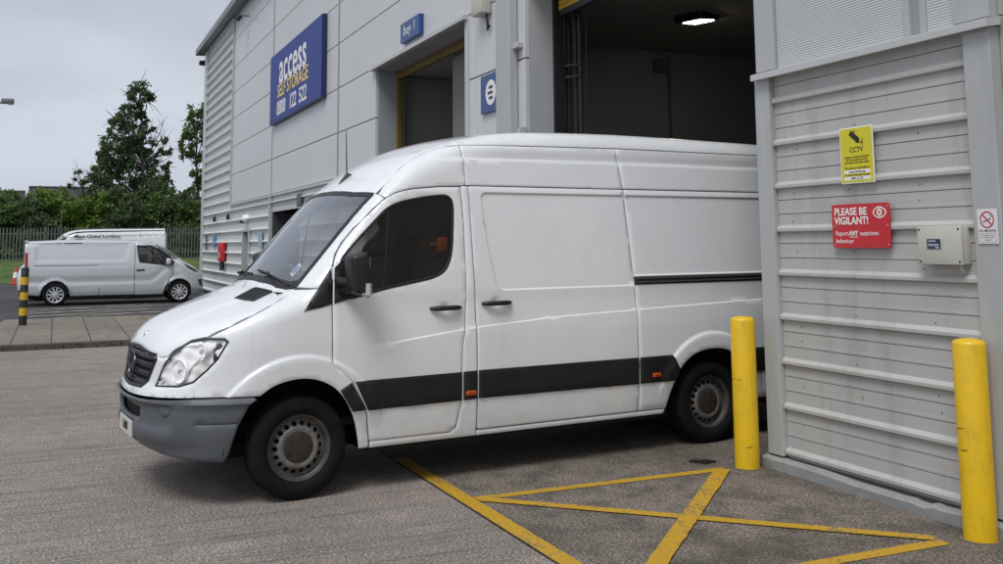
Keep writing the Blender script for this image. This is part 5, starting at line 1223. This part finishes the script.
# ================================================================== trees, bushes, houses
def leafm(name, col, col2):
    m = bpy.data.materials.new(name); nt = nodes_of(m); N, L = nt.nodes, nt.links
    out = N.new('ShaderNodeOutputMaterial'); d = N.new('ShaderNodeBsdfDiffuse'); tr = N.new('ShaderNodeBsdfTranslucent'); mx = N.new('ShaderNodeMixShader'); mx.inputs[0].default_value = .28
    tc = N.new('ShaderNodeTexCoord'); n1 = N.new('ShaderNodeTexNoise'); n1.inputs['Scale'].default_value = .8; n1.inputs['Detail'].default_value = 6; n1.inputs['Roughness'].default_value = .75; L.new(tc.outputs['Object'], n1.inputs['Vector'])
    r = N.new('ShaderNodeValToRGB'); r.color_ramp.elements[0].position = .36; r.color_ramp.elements[1].position = .64; r.color_ramp.elements[0].color = (*col, 1); r.color_ramp.elements[1].color = (*col2, 1)
    L.new(n1.outputs['Fac'], r.inputs[0]); L.new(r.outputs[0], d.inputs[0]); L.new(r.outputs[0], tr.inputs[0]); L.new(d.outputs[0], mx.inputs[1]); L.new(tr.outputs[0], mx.inputs[2]); L.new(mx.outputs[0], out.inputs[0])
    return m
LEAFD = leafm('leaf_dark', (.072,.108,.056), (.135,.190,.092)); LEAFM = leafm('leaf_mid', (.084,.138,.05), (.155,.235,.082)); LEAFL = leafm('leaf_light', (.11,.19,.04), (.20,.30,.075))
BARK = mat('bark', (.055,.045,.036), .9, var=.3, vscale=6)
def leaves(name, clumps, per, size, m, parent, loc, shell=.5, seed=1, flat=1):
    """clumps: (x,y,z,rx,ry,rz) relative to loc; many small folded leaf faces through each clump's volume"""
    r_ = np.random.default_rng(seed); V = []; F = []
    for (cx, cy, cz, rx, ry, rz) in clumps:
        n_ = int(per*(rx*ry*rz)**(2/3))+20
        # sub clumps give an uneven outline
        sc = r_.normal(size=(max(5, n_//45), 3)); sc /= np.linalg.norm(sc, axis=1)[:,None]; sc *= r_.uniform(.35, 1.0, (len(sc), 1))
        which = r_.integers(0, len(sc), n_); p = sc[which]+r_.normal(size=(n_, 3))*.17
        p = p*[rx, ry, rz]+[cx, cy, cz]
        u = r_.normal(size=(n_, 3)); u /= np.linalg.norm(u, axis=1)[:,None]; w = np.cross(u, r_.normal(size=(n_, 3))); w /= np.linalg.norm(w, axis=1)[:,None]
        s_ = size*r_.uniform(.6, 1.5, (n_, 1)); b = len(V)
        q = np.stack([p-u*s_, p+w*s_*.55, p+u*s_, p-w*s_*.55], 1).reshape(-1, 3)
        V += [tuple(v) for v in q]; F += [(b+4*i, b+4*i+1, b+4*i+2, b+4*i+3) for i in range(n_)]
    me = bpy.data.meshes.new(name); me.from_pydata(V, [], F); me.materials.append(m); o = link(name, me, parent); return o
# picture-plan of the crown in metres: bx() turns a measured position into y,z at a given distance
def at(px, py, X):
    d = CF+CR*((px-501.5)/CFL)+CU*(-(py-CCY)/CFL); t = X/d.x; return (X, d.y*t, 1.725176+d.z*t)
def tree(name, label, cat, X, base, trunk, clumps, limbs, m, per, size, seed, tr=.16, grp=None, gz=1.1):
    b = at(*base, X); root = thing(name, label, cat, (X, b[1], gz), group=grp); mb = MB(); o = Vector((X, b[1], gz)); r_ = random.Random(seed)
    pts = [Vector((0,0,-.2))]+[Vector(at(px, py, X))-o for px, py in trunk]; k = len(pts)
    mb.tube(pts, [tr*(1-.85*i/(k-1)) for i in range(k)], 8)
    cl = []
    for (px, py, rp) in clumps:
        s_ = abs(X)/1000*1.17*rp; c = Vector(at(px, py, X))-o; c.x += r_.uniform(-1.2,1.2)*min(1.6, s_); cl.append((c.x, c.y, c.z, s_, s_, s_*.9))
        j = min(range(1, k), key=lambda i: (pts[i]-c).length+(2 if pts[i].z > c.z-.2 else 0)); p0 = pts[j]; md = (p0+c)/2+Vector((r_.uniform(-.2,.2), r_.uniform(-.2,.2), .1))
        mb.tube([p0, md, c], [tr*.34, tr*.22, .018], 6)
        for _ in range(5):
            e = c+Vector((r_.gauss(0,1), r_.gauss(0,1), r_.gauss(.3,1)))*s_*.75; mb.tube([c-(c-md)*.3, (c+e)/2, e], [.022,.016,.008], 5)
    for (ax, ay), (bx_, by_) in limbs:
        p0 = Vector(at(ax, ay, X))-o; p1 = Vector(at(bx_, by_, X))-o; d_ = p1-p0; q_ = [p0+d_*f+Vector((r_.uniform(-.12,.12), r_.uniform(-.18,.18), 0))*(f > 0) for f in (0,.25,.5,.75,1)]; mb.tube(q_, [.035,.028,.02,.014,.007], 5)
        for f in (1,2,2,3,3,3): e = q_[f]+Vector((r_.gauss(0,.25), r_.gauss(0,.35), r_.uniform(.25,.9))); mb.tube([q_[f], (q_[f]+e)/2+Vector((0,r_.uniform(-.1,.1),0)), e], [.014,.010,.005], 4)
    mb.build('trunk', BARK, root, smooth=True)
    leaves('crown', cl, per, size, m, root, o, seed=seed); return root
MAIN = [(138,87,9),(132,96,8),(145,99,8),(139,108,7),(143,118,6),(129,121,9),(118,126,8),(133,134,11),(112,138,8),(146,133,6),(122,148,11),(138,153,11),(108,157,8),(104,171,9),(119,171,12),(137,175,12),(152,166,8),(160,151,6),(159,174,8),(164,141,4),(151,188,11),(131,194,14),(112,190,12),(166,186,8),(140,205,12),(124,208,10),(115,118,7),(110,148,9),(125,160,11),(100,181,10),(148,205,12),(156,198,10),(112,165,11),(146,152,7),(134,110,8),(126,143,9),(103,150,6),(160,185,8),(100,165,6),(169,152,4),(167,166,5),(165,177,6),(121,116,6),(127,108,6),(151,129,4),(153,142,5)]
tree('tall_tree', 'tallest tree, dark and ragged with bare twigs, rising behind the fence', 'tree', -63, (143,258), [(143,235),(142,200),(143,170),(141,145),(142,120),(140,98),(139,84)], MAIN,
     [((146,170),(168,128)),((148,165),(160,122)),((150,160),(171,135)),((145,175),(155,118)),((150,175),(175,150)),((150,150),(163,118))], LEAFD, 1050, .085, 11)
tree('corner_tree', 'slim tree half hidden by the warehouse corner', 'tree', -64, (199,258), [(199,225),(198,190),(196,160),(197,130),(198,112)],
     [(198,110,8),(190,118,7),(203,118,8),(197,128,10),(188,133,7),(205,140,9),(181,148,6),(191,150,7),(202,158,8),(186,156,5),(196,172,6),(205,180,9),(197,190,7)], [((196,165),(180,150)),((197,150),(186,138))], LEAFM, 1100, .09, 23, tr=.12)
tree('thin_sapling', 'thin dark sapling with drooping twigs left of the tallest tree', 'tree', -61.5, (84,258), [(84,225),(84,200),(82,185),(79,172)],
     [(74,180,3),(78,173,2.5),(84,182,4),(90,180,4),(96,176,4),(99,183,5),(70,186,2.5),(92,189,4)], [((84,195),(66,182)),((84,192),(73,168)),((84,195),(96,168)),((84,190),(88,170))], LEAFD, 420, .10, 31, tr=.08)
rb = random.Random(9)
row = []
for i, px in enumerate(range(-75, 231, 17)):
    lightb = (28 < px < 115)
    row.append((px+rb.uniform(-4,4), 189+rb.uniform(-7,9)+(6 if px < 62 else 0)-(3 if 62 < px < 110 else 0)+(5 if px > 150 else 0), lightb))
for i, (px, top, lb) in enumerate(row):
    X = -60.6-rb.uniform(0,1.8); s_ = abs(X)/1000*1.08; b = at(px, 258, X)
    root = thing('bush', 'light green bush in the mixed row behind the spiked fence' if lb else 'dark green bush in the mixed row behind the spiked fence', 'bush', (X, b[1], 1.05), group='light bushes behind the fence' if lb else 'dark bushes behind the fence')
    H = at(px, top, X)[2]-1.05; cl = []
    for k in range(9):
        f = k/8; cl.append((rb.uniform(-.6,.6), rb.uniform(-.8,.8)*(1.1-.4*f), H*(.12+.76*f), .95-.25*f, 1.1-.35*f, .8-.2*f))
    leaves('foliage', cl, 1150, .088, LEAFL if lb else (LEAFM if i % 3 else LEAFD), root, None, seed=100+i)
    mb = MB()
    for k in range(4): mb.tube([(0,0,-.2),(rb.uniform(-.3,.3), rb.uniform(-.3,.3), H*.45),(rb.uniform(-.6,.6), rb.uniform(-.7,.7), H*.85)], [.05,.03,.012], 6)
    mb.build('stem', BARK, root)
ROOFT = mat('roof_tiles', (.045,.04,.042), .8, var=.2, vscale=2); BRICKM = mat('house_brick', (.22,.13,.09), .85, var=.2, vscale=4)
def house(x, y0, y1, zr, label):
    t = thing('house', label, 'house', (x, (y0+y1)/2, 0)); w = (y1-y0)/2
    MB().box(-4,4,-w,w,0,zr-2.2).build('wall', BRICKM, t)
    m = MB(); m.extrude([(4.4,zr-2.4),(0,zr),(-4.4,zr-2.4),(-4.4,zr-2.55),(0,zr-.15),(4.4,zr-2.55)], -w-.3, w+.3, 'y'); r_ = m.build('roof', ROOFT, t)
    MB().tube([(0,-w-.3,zr),(0,w+.3,zr)], .13, 8).build('ridge_tiles', ROOFT, r_); MB().box(-.5,.5,w-1.2,w-.4,zr-.8,zr+.3).build('chimney', BRICKM, r_) if y0 > 3 else None
    for yy in (-w*.5, w*.5):
        f = MB().box(4.0,4.06,yy-.7,yy+.7,3.0,4.1).build('window', INKW, t); MB().box(4.061,4.07,yy-.6,yy+.6,3.1,4.0).build('pane', DASHM, f)
house(-95, -2.0, 5.0, 6.75, 'house roof showing above the bushes left of the tallest tree')
house(-97, -14.0, -2.9, 6.45, 'house roof at the left picture edge behind dark bushes')
house(-90, 9.6, 18.0, 5.7, 'house roof low between the tallest tree and warehouse corner')

# ================================================================== light and camera
w = bpy.data.worlds.new('World'); scene.world = w; w.use_nodes = True; nt = w.node_tree; nt.nodes.clear(); N, L = nt.nodes, nt.links
out = N.new('ShaderNodeOutputWorld'); bg = N.new('ShaderNodeBackground'); sky = N.new('ShaderNodeTexSky'); sky.sky_type = 'NISHITA'; sky.sun_disc = False
SUN_EL, SUN_AZ = R(52), R(200)
sky.sun_elevation = SUN_EL; sky.sun_rotation = SUN_AZ; sky.air_density = 1.0; sky.dust_density = 4; sky.ozone_density = 1
hs = N.new('ShaderNodeHueSaturation'); hs.inputs['Saturation'].default_value = .22; L.new(sky.outputs[0], hs.inputs['Color'])
flat = N.new('ShaderNodeMixRGB'); flat.inputs[0].default_value = .78; flat.inputs[2].default_value = (5.1,5.55,6.4,1); L.new(hs.outputs[0], flat.inputs[1])
tc = N.new('ShaderNodeTexCoord'); mp = N.new('ShaderNodeMapping'); mp.inputs['Scale'].default_value = (1,1,2.6); L.new(tc.outputs['Generated'], mp.inputs[0])
no = N.new('ShaderNodeTexNoise'); no.inputs['Scale'].default_value = 2.6; no.inputs['Detail'].default_value = 7; no.inputs['Roughness'].default_value = .5; L.new(mp.outputs[0], no.inputs['Vector'])
mr = N.new('ShaderNodeMapRange'); mr.inputs['From Min'].default_value = .3; mr.inputs['From Max'].default_value = .7; mr.inputs['To Min'].default_value = .76; mr.inputs['To Max'].default_value = 1.12; L.new(no.outputs['Fac'], mr.inputs['Value'])
mu = N.new('ShaderNodeMixRGB'); mu.blend_type = 'MULTIPLY'; mu.inputs[0].default_value = 1; L.new(flat.outputs[0], mu.inputs[1]); L.new(mr.outputs[0], mu.inputs[2])
L.new(mu.outputs[0], bg.inputs['Color']); bg.inputs['Strength'].default_value = .085; L.new(bg.outputs[0], out.inputs[0])
sl = bpy.data.lights.new('overcast_sun', 'SUN'); sl.energy = 1.4; sl.angle = R(25); sl.color = (1,.97,.93); so = bpy.data.objects.new('overcast_sun', sl); COL.objects.link(so)
# from behind the camera's left shoulder, high
sd = Vector((.42,-.48,1.0)).normalized(); so.rotation_euler = sd.to_track_quat('Z', 'Y').to_euler(); so.location = (5,-6,12)
sky.sun_elevation = math.asin(sd.z); sky.sun_rotation = math.atan2(sd.x, sd.y)
cam = bpy.data.cameras.new('camera'); co = bpy.data.objects.new('camera', cam); COL.objects.link(co)
cam.sensor_fit = 'HORIZONTAL'; cam.sensor_width = 36; cam.lens = CFL/1003*36; cam.shift_y = -(282-CCY)/1003; cam.shift_x = 0; cam.clip_end = 1500; cam.clip_start = .05
M_ = Matrix((( CR.x, CU.x, -CF.x, 0),( CR.y, CU.y, -CF.y, 0),( CR.z, CU.z, -CF.z, 1.725176),(0,0,0,1))); co.matrix_world = M_
scene.camera = co
vs_ = scene.view_settings; vs_.view_transform = 'Standard'; vs_.look = 'None'; vs_.gamma = 1; vs_.exposure = .53; vs_.use_curve_mapping = False
